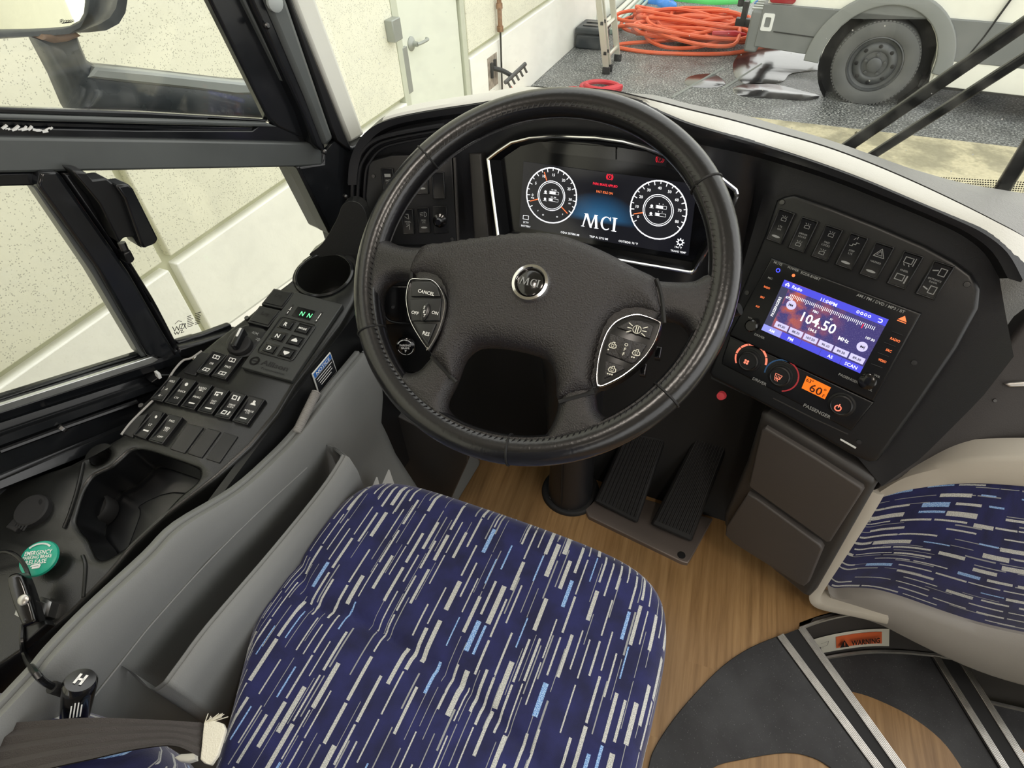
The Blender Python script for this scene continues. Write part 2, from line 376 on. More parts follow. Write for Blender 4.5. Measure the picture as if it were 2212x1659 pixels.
class MB:
    def __init__(s): s.v = []; s.f = []
    def add(s, v, f): k = len(s.v); s.v += [V(x) for x in v]; s.f += [tuple(i+k for i in q) for q in f]; return s
    def box(s, c, ux, uy, uz, sx, sy, sz):
        c = V(c); ux, uy, uz = V(ux)*sx/2, V(uy)*sy/2, V(uz)*sz/2
        v = [c+a*ux+b*uy+d*uz for a in (-1, 1) for b in (-1, 1) for d in (-1, 1)]
        return s.add(v, [(0, 1, 3, 2), (4, 6, 7, 5), (0, 4, 5, 1), (2, 3, 7, 6), (0, 2, 6, 4), (1, 5, 7, 3)])
    def abox(s, a, b):
        a, b = V(a), V(b); return s.box((a+b)/2, (1, 0, 0), (0, 1, 0), (0, 0, 1), abs(b.x-a.x), abs(b.y-a.y), abs(b.z-a.z))
    def prism(s, pts, d):
        pts = [V(p) for p in pts]; d = V(d); n = len(pts)
        v = pts+[p+d for p in pts]; nrm = V((0, 0, 0))
        for i in range(n): nrm += (pts[i]-pts[0]).cross(pts[(i+1) % n]-pts[0])
        ax = max(range(3), key=lambda i: abs(nrm[i])); idx = [i for i in range(3) if i != ax]
        tri = tessellate_polygon([[V((p[idx[0]], p[idx[1]], 0)) for p in pts]]) if n > 4 else [tuple(range(n))]
        f = [tuple(t) for t in tri]+[tuple(i+n for i in reversed(t)) for t in tri]+[(i, (i+1) % n, (i+1) % n+n, i+n) for i in range(n)]
        return s.add(v, f)
    def loft(s, loops, c0=True, c1=True, closed=True):
        n = len(loops[0]); v = [V(p) for L in loops for p in L]; f = []
        for k in range(len(loops)-1):
            for i in range(n if closed else n-1): j = (i+1) % n; f.append((k*n+i, k*n+j, (k+1)*n+j, (k+1)*n+i))
        if closed:
            if c0: f.append(tuple(reversed(range(n))))
            if c1: f.append(tuple(range((len(loops)-1)*n, len(loops)*n)))
        return s.add(v, f)
    def tube(s, pts, r, n=10, closed=False, caps=True):
        P = [V(p) for p in pts]; N = len(P); rr = r if isinstance(r, (list, tuple)) else [r]*N
        tang = []
        for i in range(N):
            a = P[i-1] if (i or closed) else P[0]; b = P[(i+1) % N] if (i < N-1 or closed) else P[-1]; tang.append((b-a).normalized())
        up = V((0, 0, 1)) if abs(tang[0].z) < .9 else V((1, 0, 0)); x = up.cross(tang[0]).normalized(); loops = []
        for i in range(N):
            x = (x-tang[i]*x.dot(tang[i])).normalized(); y = tang[i].cross(x)
            loops.append([P[i]+(x*math.cos(2*math.pi*k/n)+y*math.sin(2*math.pi*k/n))*rr[i] for k in range(n)])
        if closed: loops.append(loops[0]); caps = False
        return s.loft(loops, caps, caps)
    def lathe(s, pl, c, prof, n=32, sx=1., sy=1., caps=True):
        """profile of (radius, height) round the plane normal at local point c"""
        loops = [[pl.w(c[0]+r*sx*math.cos(2*math.pi*k/n), c[1]+r*sy*math.sin(2*math.pi*k/n), h) for k in range(n)] for r, h in prof]
        return s.loft(loops, caps and prof[0][0] > 1e-5, caps and prof[-1][0] > 1e-5)
    def slab(s, pl, outer, holes, prof, cap_top=True, cap_bot=True):
        """plate with holes: prof is (inset, height) from the top face to the bottom face"""
        outer = ccw(outer, True); holes = [ccw(h, False) for h in holes]; loops = [outer]+holes
        rings = [[inset(L, d) if d else L for L in loops] for d, _ in prof]
        for li in range(len(loops)):
            n = len(loops[li]); v = []; f = []
            for (d, h), rg in zip(prof, rings): v += [pl.w(p[0], p[1], h) for p in rg[li]]
            for k in range(len(prof)-1):
                for i in range(n): j = (i+1) % n; f.append((k*n+i, k*n+j, (k+1)*n+j, (k+1)*n+i))
            s.add(v, f)
        for which, do in ((0, cap_top), (-1, cap_bot)):
            if not do: continue
            rg = rings[which]; h = prof[which][1]; flat = [p for L in rg for p in L]
            tri = tessellate_polygon([[V((p[0], p[1], 0)) for p in L] for L in rg])
            s.add([pl.w(p[0], p[1], h) for p in flat], [tuple(t) for t in tri])
        return s
    def obj(s, name, m, parent=None, **k): return mk(name, s.v, s.f, m, parent, **k)
def relief(pl, outer, hf, step, base):
    """soft padded shape: outline filled with a fine net whose height depends on the distance to the edge"""
    from mathutils.geometry import delaunay_2d_cdt, intersect_point_line
    outer = ccw(outer); B = []
    for i in range(len(outer)):
        a, b = V(outer[i]), V(outer[(i+1) % len(outer)]); k = max(1, int((b-a).length/step))
        for j in range(k): B.append(a.lerp(b, j/k))
    nb = len(B)
    def dist(p):
        best = 9.
        for i in range(nb):
            a, b = B[i], B[(i+1) % nb]; e = b-a; t = max(0., min(1., (p-a).dot(e)/max(e.dot(e), 1e-12))); q = (p-a-e*t).length_squared
            if q < best: best = q
        return math.sqrt(best)
    def inside(p):
        c = False
        for i in range(nb):
            a, b = B[i], B[(i+1) % nb]
            if (a.y > p.y) != (b.y > p.y) and p.x < (b.x-a.x)*(p.y-a.y)/(b.y-a.y)+a.x: c = not c
        return c
    xs = [p.x for p in B]; ys = [p.y for p in B]; P = list(B); y = min(ys); r = 0
    while y < max(ys):
        x = min(xs)+(step/2 if r % 2 else 0)
        while x < max(xs):
            p = V((x, y))
            if inside(p) and dist(p) > step*.55: P.append(p)
            x += step
        y += step*.866; r += 1
    vs_, _, fs_, *_x = delaunay_2d_cdt(P, [(i, (i+1) % nb) for i in range(nb)], [], 1, 1e-6)
    mb = MB(); v3 = [pl.w(p.x, p.y, hf(dist(p), p.x, p.y)) for p in vs_]; mb.add(v3, [tuple(f) for f in fs_])
    mb.loft([[pl.w(p.x, p.y, hf(0, p.x, p.y)) for p in B], [pl.w(p.x, p.y, base) for p in B]], False, True)
    return mb
def rnd(r, h0, t, k=4):
    """rounded edge profile: top at h0, radius r, thickness t"""
    out = [(r*(1-math.sin(R(90*j/k))), h0-r*(1-math.cos(R(90*j/k)))) for j in range(k+1)]
    if t > r: out.append((0, h0-t))
    return out
# ------------------------------------------------------------------ flat print: text, lines, shapes
_TX = {}
def text2d(st, cap, bold=.0, wfit=None):
    key = (st, bold)
    if key not in _TX:
        cu = bpy.data.curves.new('t', 'FONT'); cu.body = st; cu.align_x = 'CENTER'; cu.align_y = 'CENTER'; cu.size = 1.0; cu.resolution_u = 2; cu.offset = bold
        ob = bpy.data.objects.new('t', cu); me = bpy.data.meshes.new_from_object(ob)
        vv = [(v.co.x, v.co.y) for v in me.vertices]; ff = [tuple(p.vertices) for p in me.polygons]
        bpy.data.objects.remove(ob); bpy.data.curves.remove(cu); bpy.data.meshes.remove(me)
        xs = [p[0] for p in vv] or [0]; ys = [p[1] for p in vv] or [0]; cx, cy = (min(xs)+max(xs))/2, (min(ys)+max(ys))/2
        _TX[key] = ([(x-cx, y-cy) for x, y in vv], ff, max(xs)-min(xs), max(max(ys)-min(ys), .3))
    vv, ff, w, h = _TX[key]; k = cap/.7; kx = k if wfit is None else wfit/max(w, 1e-6)
    return [(x*kx, y*k) for x, y in vv], ff
class Q:
    """four-cornered patch on a plane (top-left, top-right, bottom-right, bottom-left)"""
    def __init__(s, pl, c4): s.pl = pl; s.c = [V(p) for p in c4]; s.W = ((s.c[1]-s.c[0]).length+(s.c[2]-s.c[3]).length)/2; s.H = ((s.c[3]-s.c[0]).length+(s.c[2]-s.c[1]).length)/2
    @staticmethod
    def px(pl, p4, off=0.): return Q(pl, [pl.hit(x, y, off) for x, y in p4])
    @staticmethod
    def at(pl, c, w, h): return Q(pl, [pl.w(c[0]-w/2, c[1]+h/2), pl.w(c[0]+w/2, c[1]+h/2), pl.w(c[0]+w/2, c[1]-h/2), pl.w(c[0]-w/2, c[1]-h/2)])
    def map(s, a, b, h=0.): t = s.c[0].lerp(s.c[1], a); o = s.c[3].lerp(s.c[2], a); return o.lerp(t, b)+s.pl.n*h
    def box(s, a0, a1, b0, b1, h0, h1): return MB().prism([s.map(a0, b0, h1), s.map(a1, b0, h1), s.map(a1, b1, h1), s.map(a0, b1, h1)], s.pl.n*(h0-h1))
    def sub(s, a0, a1, b0, b1): return Q(s.pl, [s.map(a0, b1), s.map(a1, b1), s.map(a1, b0), s.map(a0, b0)])
    def marks(s, items, h=.0006):
        mb = MB()
        def add(v2, f, a, b): mb.add([s.map(a+x/s.W, b+y/s.H, h) for x, y in v2], f)
        def stroke(pts, w, closed=False):
            P = [V((p[0]*s.W, p[1]*s.H)) for p in pts]; n = len(P)
            for i in range(n if closed else n-1):
                p, q = P[i], P[(i+1) % n]; e = (q-p)
                if e.length < 1e-7: continue
                e.normalize(); m = V((-e.y, e.x))*w/2; e = e*w*.35
                add([tuple(p-m-e), tuple(q-m+e), tuple(q+m+e), tuple(p+m-e)], [(0, 1, 2, 3)], 0, 0)
        for it in items:
            k = it[0]
            if k == 't': v2, f = text2d(it[1], it[4], it[6] if len(it) > 6 else .012, it[5] if len(it) > 5 else None); add(v2, f, it[2], it[3])
            elif k == 'r': stroke(it[1], it[2], len(it) > 3)
            elif k == 'p': add([(p[0]*s.W, p[1]*s.H) for p in it[1]], [tuple(t) for t in tessellate_polygon([[V((p[0]*s.W, p[1]*s.H, 0)) for p in it[1]]])], 0, 0)
            elif k == 'c': stroke([(it[1]+x/s.W, it[2]+y/s.H) for x, y in circ(0, 0, it[3], 36)], it[4], True)
            elif k == 'd': add(circ(0, 0, it[3], 24), [tuple(range(24))], it[1], it[2])
            elif k == 'arc':
                n = max(4, int(abs(it[5]-it[4])/8)); stroke([(it[1]+it[3]*math.cos(R(it[4]+(it[5]-it[4])*i/n))/s.W, it[2]+it[3]*math.sin(R(it[4]+(it[5]-it[4])*i/n))/s.H) for i in range(n+1)], it[6])
        return mb
# ================================================================== setting: bus shell
GZ = -.9                                     # yard surface
WP = PL((-.86, 0, .8), (1, -.26, 0), (.26, 1, 0))      # driver's window plane, tapering in towards the front
_w = lambda y: -.86+.26*y
Z0 = HZ(0.)
def S(o): o['kind'] = 'structure'; return o
fl = [(-.98, -1.6), (.92, -1.6), (.72, .17), (.31, .60), (.345, .672), (.40, .712), (.47, .737), (.6, .757), (1.15, .765), (1.15, 1.28), (-.98, 1.28)]
S(MB().slab(Z0, fl, [], [(0, 0), (0, -.05)]).obj('floor', 'wood_floor', loc=(0, 0, -.05), label='honey-brown wood-grain vinyl floor around the pedals'))
# rubber edging on the driver's floor
matpx = [(1690, 1371), (1886, 1659), (2018, 1850), (1885, 1850), (1792, 1659), (1756, 1638), (1698, 1627), (1604, 1641), (1535, 1662), (1478, 1730), (1470, 1850), (1378, 1850), (1384, 1740), (1401, 1655), (1413, 1618), (1450, 1560), (1500, 1500), (1560, 1440), (1620, 1400)]
_a = spl([V(p) for p in matpx[11:]+matpx[:1]], 4, False); _b = [V(matpx[3])]+spl([V(p) for p in matpx[4:11]], 4, False); matpx = [matpx[1], matpx[2]]+[tuple(p) for p in _b]+[tuple(p) for p in _a]
MB().slab(Z0, Z0.l2(matpx), [], [(.001, .004), (0, .003), (0, 0)]).obj('step_mat', 'step_rubber', label='worn black rubber mat curving round the top of the entrance steps', cat='floor mat')
# ---- entrance steps
def strip_between(name, a, b, w, h, m, parent, side=1, grooves=0):
    """raised bar from a to b lying on its plane z, width w"""
    a, b = V(a), V(b); d = (b-a).normalized(); n = V((d.y, -d.x, 0))*side; mb = MB()
    mb.prism([a, b, b+n*w, a+n*w], (0, 0, h))
    for k in range(grooves): q = n*w*(k+.7)/(grooves+.4); mb.prism([a+q+V((0, 0, h)), b+q+V((0, 0, h)), b+q+n*.0016+V((0, 0, h)), a+q+n*.0016+V((0, 0, h))], (0, 0, .0016))
    return mb.obj(name, m, parent)
st = empty_thing('entrance_steps', 'black rubber entrance steps with silver nosings beside the driver', 'steps', (.55, .4, -.62))
Z2, Z3 = HZ(-.19), HZ(-.40)
def nosing(pl, a0, a1, b0, b1):
    A0, A1 = pl.hit(*a0), pl.hit(*a1); B0, B1 = pl.hit(*b0), pl.hit(*b1)
    ext = (A1-A0)*.35; A1 = A1+ext; B1 = B1+(B1-B0)*.35
    n = (B0-A0); wa = .015
    d = (A1-A0).normalized(); m = V((d.y, -d.x, 0));
    if m.dot(n) < 0: m = -m
    MB().prism([A0-m*.002, A1-m*.002, B1+m*.012, B0+m*.012], (0, 0, .004)).obj('nosing_rubber', 'rubber_black', st)
    for P0, P1 in ((A0, A1), (B0, B1)):
        mb = MB(); mb.prism([P0+V((0, 0, .004)), P1+V((0, 0, .004)), P1+m*wa+V((0, 0, .004)), P0+m*wa+V((0, 0, .004))], (0, 0, .003))
        for k in range(5): q = m*wa*(k+.5)/5.2; mb.prism([P0+q+V((0, 0, .007)), P1+q+V((0, 0, .007)), P1+q+m*.0014+V((0, 0, .007)), P0+q+m*.0014+V((0, 0, .007))], (0, 0, .0014))
        mb.obj('nosing_strip', 'brushed_aluminium', st)
    MB().prism([B0+m*.012, B1+m*.012, B1+m*.012+V((0, 0, -.03)), B0+m*.012+V((0, 0, -.03))], -m*.004).obj('nosing_lip', 'brushed_aluminium', st)
    return A0, A1, B0, B1, m
nosing(Z0, (1677, 1378), (1883, 1659), (1722, 1362), (1932, 1659))
nosing(Z2, (2008, 1414), (2158, 1659), (2060, 1420), (2212, 1664))
# treads and the risers between them
MB().slab(Z2, Z2.l2([(1690, 1440), (1745, 1425), (1825, 1410), (1882, 1404), (1945, 1405), (2070, 1418), (2250, 1700), (2150, 1900), (1900, 1900)]), [], [(0, 0), (0, -.04)]).obj('tread', 'step_rubber', st)
MB().slab(Z2, Z2.l2([tuple(p) for p in spl([V(q) for q in ((1828, 1493), (1880, 1507), (1960, 1545), (2030, 1598), (2075, 1659), (2090, 1700))], 4, False)]+[(1960, 1700)]), [], [(0, .003), (0, 0)]).obj('tread_inlay', 'wood_floor', st)
MB().slab(Z3, Z3.l2([(2040, 1500), (2126, 1516), (2230, 1540), (2420, 1590), (2420, 1900), (2150, 1900)]), [], [(0, 0), (0, -.2)]).obj('tread', 'step_rubber', st)
MB().slab(Z3, Z3.l2([(2176, 1600), (2240, 1640), (2300, 1720), (2200, 1720)]), [], [(0, .003), (0, 0)]).obj('tread_inlay', 'wood_floor', st)
for pl_, p0, p1, dz in ((Z0, (1724, 1364), (1932, 1659), -.19), (Z2, (2062, 1422), (2212, 1664), -.21)):
    a, b = pl_.hit(*p0), pl_.hit(*p1); b = b+(b-a)*.5
    MB().prism([a, b, b+V((0, 0, dz)), a+V((0, 0, dz))], (-.012, -.012, 0)).obj('riser', 'rubber_black', st)
rt = spl([Z0.hit(*p) for p in ((1726, 1357), (1770, 1341), (1820, 1329), (1880, 1321), (1950, 1322), (2030, 1336))], 6, False)
rb = spl([Z2.hit(*p) for p in ((1740, 1427), (1773, 1419), (1825, 1410), (1882, 1404), (1945, 1405), (2010, 1411))], 6, False)
rt += [V((.9, .80, 0)), V((1.15, .80, 0))]; rb += [V((.95, .86, -.19)), V((1.15, .86, -.19))]
rc = [p+V((0, .02, -.45)) for p in rb]
def shell(rows, t=V((0, .012, 0))):
    mb = MB(); mb.loft(rows+[[p+t for p in r] for r in reversed(rows)]+[rows[0]], closed=False); return mb
shell([rt, rb, rc]).obj('curved_riser', 'dark_brown_panel', st)
MB().tube([p+V((0, -.002, .003)) for p in rt[:-2]], .0035, 6).obj('edge_trim', 'brushed_aluminium', st)
MB().tube([p+V((0, -.006, .006)) for p in rb[2:]], .0045, 6).obj('edge_trim', 'brushed_aluminium', st)
z3l = [Z3.hit(*p) for p in ((2100, 1508), (2126, 1514), (2212, 1534), (2300, 1556))]
MB().tube(z3l, .005, 6).obj('edge_trim', 'brushed_aluminium', st)
# warning sticker on the curved riser
def onr(s, t, o=.002):
    k = s*(len(rt)-3); i = int(k); f = k-i; a = rt[i].lerp(rt[i+1], f); b = rb[i].lerp(rb[i+1], f); tn = (rt[i+1]-rt[i]).normalized(); n = V((tn.y, -tn.x, 0)).normalized()
    return a.lerp(b, t)+n*o
N_ = 14
sk = MB(); sk.loft([[onr(.06+.66*i/N_, t, .0025) for i in range(N_+1)] for t in (.40, .86)], closed=False)
wsx = empty_thing('warning_sticker', 'cream sticker with an orange WARNING box on the curved step riser', 'sticker', onr(.5, .9))
sk.obj('backing', 'sticker_cream', wsx)
sk = MB(); sk.loft([[onr(.33+.34*i/8, t, .0034) for i in range(9)] for t in (.47, .78)], closed=False); sk.obj('orange_box', 'sticker_orange', wsx)
a, b, c_, d_ = onr(.33, .47), onr(.67, .47), onr(.67, .78), onr(.33, .78)
wq = Q(PL(a, (b-a).cross(a-d_), b-a), [a, b, c_, d_]); wq.pl.n = wq.pl.n if wq.pl.n.y < 0 else -wq.pl.n
wq.marks([('t', 'WARNING', .62, .5, wq.H*.42, wq.W*.62, .03)], .0062).obj('lettering', 'print_black', wsx)
wq.marks([('p', [(.06, .2), (.26, .2), (.16, .85)])], .0062).obj('warning_triangle', 'print_black', wsx)
wq.marks([('r', [(.16, .4), (.16, .68)], .002), ('d', .16, .29, .0012)], .007).obj('exclamation_mark', 'sticker_orange', wsx)
a, b, c_, d_ = onr(.06, .42), onr(.27, .42), onr(.27, .84), onr(.06, .84)
wq2 = Q(PL(a, (b-a).cross(a-d_), b-a), [a, b, c_, d_]); wq2.pl.n = wq2.pl.n if wq2.pl.n.y < 0 else -wq2.pl.n
wq2.marks([('r', [(.2, .3), (.5, .5), (.9, .55), (.95, .8), (.6, .75)], .001), ('r', [(.45, .3), (.55, .55), (.6, .2)], .0014), ('r', [(.3, .5), (.7, .45)], .0012)], .004).obj('pictogram', 'print_black', wsx)

# ---- left wall below the window: stepped black sill rails, and the window set itself
def ext(p, q, x): k = (x-p[0])/(q[0]-p[0]); return (x, p[1]+(q[1]-p[1])*k)
rows = []
for (l, r_, off) in (((0, 858), (299, 764), -.01), ((0, 866), (318, 766), .012), ((0, 880), (337, 773), .022), ((0, 893), (345, 783), .024), ((0, 909), (371, 789), .02), ((0, 914), (371, 795), .008), ((0, 940), (330, 827), .012), ((0, 945), (323, 833), .026), ((0, 962), (310, 851), .028), ((0, 968), (300, 858), .014), ((0, 1030), (215, 945), .022), ((0, 1039), (210, 950), .04), ((0, 1056), (180, 985), .045), ((0, 1062), (170, 995), .02), ((0, 1130), (160, 1075), .03)):
    rows.append([WP.hit(*ext(l, r_, -420), off), WP.hit(*l, off), WP.hit(*ext(l, r_, 200), off), WP.hit(*ext(l, r_, 420), off)])
def thick(rows, t):
    mb = MB(); back = [[p+t for p in r] for r in rows]; mb.loft(rows, closed=False); mb.loft(back, closed=False)
    mb.loft([rows[0], back[0]], closed=False); mb.loft([rows[-1], back[-1]], closed=False)
    for k in (0, -1): mb.loft([[r[k] for r in rows], [r[k] for r in back]], closed=False)
    return mb
wl = S(thick(rows, WP.n*-.010).obj('wall_left', 'frame_black', smooth=25, label='stepped black metal sill rails below the driver\'s side window'))
# outer skin of the bus under the sill
S(MB().prism([V((_w(-1.6)-.02, -1.6, -.6)), V((_w(.9)-.02, .9, -.6)), V((_w(.9)-.02, .9, .40)), V((_w(-.3)-.02, -.3, .56)), V((_w(-1.6)-.02, -1.6, .56))], (-.04, 0, 0)).obj('trim_1', 'frame_black', label='lower side skin of the bus behind the console'))
MB().tube([WP.hit(0, 975, .03), WP.hit(134, 926, .03)], .004, 8).obj('sill_rod', 'satin_black', wl)
MB().tube([WP.hit(136, 924, .032), WP.hit(296, 868, .032)], .004, 8).obj('sill_rod', 'satin_black', wl)
MB().tube([WP.hit(133, 928, .034), WP.hit(139, 922, .034)], .006, 10).obj('rod_tip', 'steel', wl)
MB().slab(WP, WP.l2([(322, 822), (345, 806), (368, 806), (360, 822), (340, 832)], .03), [], rnd(.002, .036, .02)).obj('sill_latch', 'satin_black', wl)
MB().prism([WP.hit(x, y, .04) for x, y in ((340, 808), (346, 806), (350, 816), (344, 819))], WP.n*-.01).obj('latch_tab', 'decal_white', wl)

def wpoly(name, px, off, t, m, parent=None, bevel=.002, **k):
    return MB().slab(WP, WP.l2(px, off), [], [(0, off), (0, off-t)]).obj(name, m, parent, bevel=bevel, **k)
# window_1: fixed upper window with its frame; window_2: sliding lower window
w1 = S(empty_thing('window_1', 'fixed upper side window with the mirror outside', 'window', WP.hit(400, 300)))
w2 = S(empty_thing('window_2', 'lower sliding side window with latch', 'window', WP.hit(200, 800)))
for w_ in (w1, w2): del w_['category']
# bar between the panes
wpoly('cross_bar', [(-420, 291), (0, 297), (380, 303), (684, 309), (697, 330), (697, 357), (640, 361), (380, 366), (0, 374), (-420, 380)], .02, .03, 'metal_grey_bar', w1, .003)
wpoly('lower_rail', [(-420, 268), (0, 274), (300, 281), (545, 282), (560, 270), (640, 270), (690, 306), (684, 312), (380, 306), (0, 300), (-420, 294)], .012, .015, 'frame_black', w1)
wpoly('rail_bead', [(-420, 243), (0, 247), (300, 256), (575, 264), (600, 275), (300, 268), (0, 259), (-420, 255)], .016, .018, 'metal_grey_bar', w1, .004)
wpoly('rail_bead', [(-420, 228), (0, 232), (300, 242), (580, 258), (575, 264), (300, 256), (0, 247), (-420, 243)], .010, .012, 'frame_black', w1, .002)
wpoly('rail_bead', [(-420, 255), (0, 259), (300, 268), (600, 275), (560, 287), (300, 281), (0, 274), (-420, 268)], .007, .01, 'frame_black', w1, .002)
# slanted front frame members of the window and the windscreen pillar, from inside out
wpoly('front_member', [(380, -130), (452, 0), (580, 258), (600, 276), (668, 306), (645, 240), (526, 0), (462, -130)], .014, .018, 'frame_black', w1, .004)
wpoly('member_bead', [(462, -130), (526, 0), (645, 240), (668, 306), (676, 307), (655, 245), (541, 0), (478, -130)], .024, .04, 'metal_grey_bar', w1, .003)
pil = S(empty_thing('trim_2', 'black and grey windscreen pillar beside the side window', 'pillar', WP.hit(740, 420))); del pil['category']
wpoly('inner_trim', [(478, -130), (541, 0), (655, 245), (676, 307), (697, 330), (705, 320), (660, 205), (573, 0), (516, -130)], .036, .07, 'frame_black', pil, .006)
wpoly('grey_strip', [(516, -130), (573, 0), (660, 205), (703, 318), (722, 300), (713, 275), (620, 0), (566, -130)], .042, .07, 'metal_grey_bar', pil, .006)
wpoly('dark_edge', [(566, -130), (620, 0), (713, 275), (722, 300), (762, 330), (757, 312), (640, 18), (634, 0), (584, -130)], .03, .06, 'satin_black', pil, .004)
wpoly('outer_post', [(584, -130), (634, 0), (757, 312), (790, 290), (784, 278), (684, 0), (640, -130)], .0, .05, 'white_trim', pil, .006)
wpoly('lower_post', [(640, 361), (697, 352), (697, 330), (722, 300), (762, 318), (800, 300), (830, 420), (830, 600), (762, 600), (735, 500), (712, 507)], .02, .06, 'frame_black', pil, .004)
wpoly('post_edge', [(640, 361), (648, 359), (718, 500), (712, 507)], .026, .03, 'satin_black', pil, .002)
p_ = WP.hit(595, 6, .046); MB().lathe(PL(p_, WP.n, WP.u), (0, 0), [(.011, -.004), (.011, .001), (.008, .003), (0, .003)], 16).obj('plug_cap', 'arm_grey', pil)
for px_, py_ in ((577, 56), (701, 328), (747, 425)):
    MB().lathe(PL(WP.hit(px_, py_, .044), WP.n, WP.u), (0, 0), [(.004, -.004), (.004, .001), (.002, .003), (0, .003)], 10).obj('screw', 'screw_metal', pil)
# sliding window frame
wpoly('top_rail', [(-420, 380), (0, 374), (90, 371), (120, 400), (80, 401), (0, 403), (-420, 408)], .014, .04, 'frame_black', w2)
wpoly('sash_stile', [(85, 372), (128, 371), (280, 590), (352, 716), (385, 768), (340, 775), (318, 770), (210, 580), (80, 401)], .03, .05, 'frame_black', w2, .006)
wpoly('sash_edge', [(128, 371), (186, 371), (256, 520), (330, 640), (392, 760), (384, 776), (352, 716), (280, 590)], .018, .05, 'satin_black', w2, .005)
wpoly('stile_bead', [(80, 401), (210, 580), (318, 770), (306, 772), (200, 592), (73, 404)], .018, .03, 'metal_grey_bar', w2, .002)
wpoly('sill_bead', [(-420, 992), (0, 858), (299, 764), (330, 768), (340, 775), (0, 872), (-420, 1006)], .01, .012, 'frame_black', w2, .003)
wpoly('metal_track', [(-420, 1007), (0, 875), (300, 780), (330, 770), (343, 777), (330, 785), (0, 892), (-420, 1026)], .028, .006, 'worn_track', w2, .001)
wpoly('front_sill', [(380, 738), (440, 722), (500, 700), (505, 716), (440, 738), (392, 752)], .01, .012, 'frame_black', w2, .003)
wpoly('front_sill', [(385, 752), (440, 738), (520, 712), (520, 740), (400, 775), (385, 775)], .024, .02, 'satin_black', w2, .004)
for nm, px, off in (('glass', [(-420, -260), (330, -260), (452, 0), (582, 262), (300, 246), (0, 236), (-420, 232)], .0), ):
    MB().slab(WP, WP.l2(px, off), [], [(0, off), (0, off-.004)]).obj(nm, 'side_glass', w1)
for px, off in (([(-420, 405), (0, 400), (82, 398), (316, 772), (0, 866), (-420, 1000)], .012), ([(120, 366), (640, 358), (716, 505), (690, 560), (400, 770), (384, 766)], .0)):
    MB().slab(WP, WP.l2(px, off), [], [(0, off), (0, off-.004)]).obj('glass', 'side_glass', w2)
# latch with grip and spring knob
wpoly('latch_grip', [(156, 369), (184, 371), (199, 389), (231, 385), (250, 401), (262, 400), (300, 500), (309, 537), (300, 532), (288, 512), (268, 514), (258, 526), (215, 440)], .055, .03, 'satin_black', w2, .005)
wpoly('latch_grip', [(250, 401), (278, 397), (289, 409), (343, 517), (337, 526), (309, 537), (302, 520), (270, 430)], .066, .03, 'frame_black', w2, .006)
MB().tube([WP.hit(262, 524, .03), WP.hit(268, 538, .03), WP.hit(276, 550, .03)], .005, 8).obj('latch_spring', 'screw_metal', w2)
wpoly('latch_knob', [(268, 548), (282, 540), (292, 560), (288, 566), (276, 571)], .04, .02, 'satin_black', w2, .003)
# etched glass marking
gq = Q.px(WP, [(370, 690), (440, 668), (440, 706), (372, 726)], .003)
it = [('r', [(.02, .55), (.08, .25), (.14, .5), (.2, .25), (.24, .55), (.34, .55), (.26, .28), (.36, .28), (.42, .5), (.36, .52), (.44, .2)], .0011), ('r', [(.06, .2), (.1, .05), (.14, .18), (.18, .02), (.24, .2), (.32, .2), (.27, .05), (.36, .06)], .0011), ('r', [(.1, .68), (.2, .8), (.3, .7)], .0009)]
for k in range(7):
    for j in range(2):
        x0 = .48+.24*j; it.append(('r', [(x0, .28+.1*k+.02*j), (x0+.1+.1*random.random(), .28+.1*k+.02*j)], .0011))
gq.marks(it, .0005).obj('etched_marking', 'print_black', w2)
# scratches of dried sealant on the lower rail
sm = MB()
for k in range(16):
    x = 4+k*6.8+random.uniform(-2, 2); y = 281+random.uniform(-3, 4); p = WP.hit(x, y, .014)
    sm.tube([p, p+WP.u*.006*random.uniform(.4, 1)+V((0, 0, random.uniform(-.002, .002)))], random.uniform(.0008, .0018), 5)
sm.obj('dried_sealant', 'decal_white', w1)

# ---- roof, rear and right side of the bus (they shade the cockpit as in the photograph)
rf = [(-1.0, -5.), (1.3, -5.), (1.3, .62), (.9, .86), (.2, .95), (-.5, .84), (_w(.55)-.05, .55), (_w(-.3)-.08, -.3)]
S(MB().slab(HZ(1.95), rf, [], [(0, .06), (0, 0)]).obj('ceiling', 'ceiling_liner', label='pale headlining above the driver'))
S(MB().abox((-.98, -5., -.05), (1.3, -1.6, -.0)).obj('floor_rear', 'wood_floor', label='wood-grain floor behind the driver'))
for nm, x in (('wall_right', 1.25), ('wall_left_rear', -1.0)):
    y1 = .7 if x > 0 else -.9
    mb = MB(); mb.abox((x-.03, -5, -.6), (x+.03, y1, .55)); mb.abox((x-.03, -5, 1.75), (x+.03, y1, 1.95))
    for y in (-5, -3.6, -2.2, -.98) if x < 0 else (-5, -3.6, -2.2, -.8, .6): mb.abox((x-.03, y, .55), (x+.03, y+.08, 1.75))
    S(mb.obj(nm, 'ceiling_liner', label='pale side wall with window openings on the %s' % ('entrance side' if x > 0 else 'driver\'s side')))
S(MB().abox((-1.0, -5.05, -.05), (1.3, -5., 1.95)).obj('wall_rear', 'ceiling_liner', label='rear end of the cabin'))
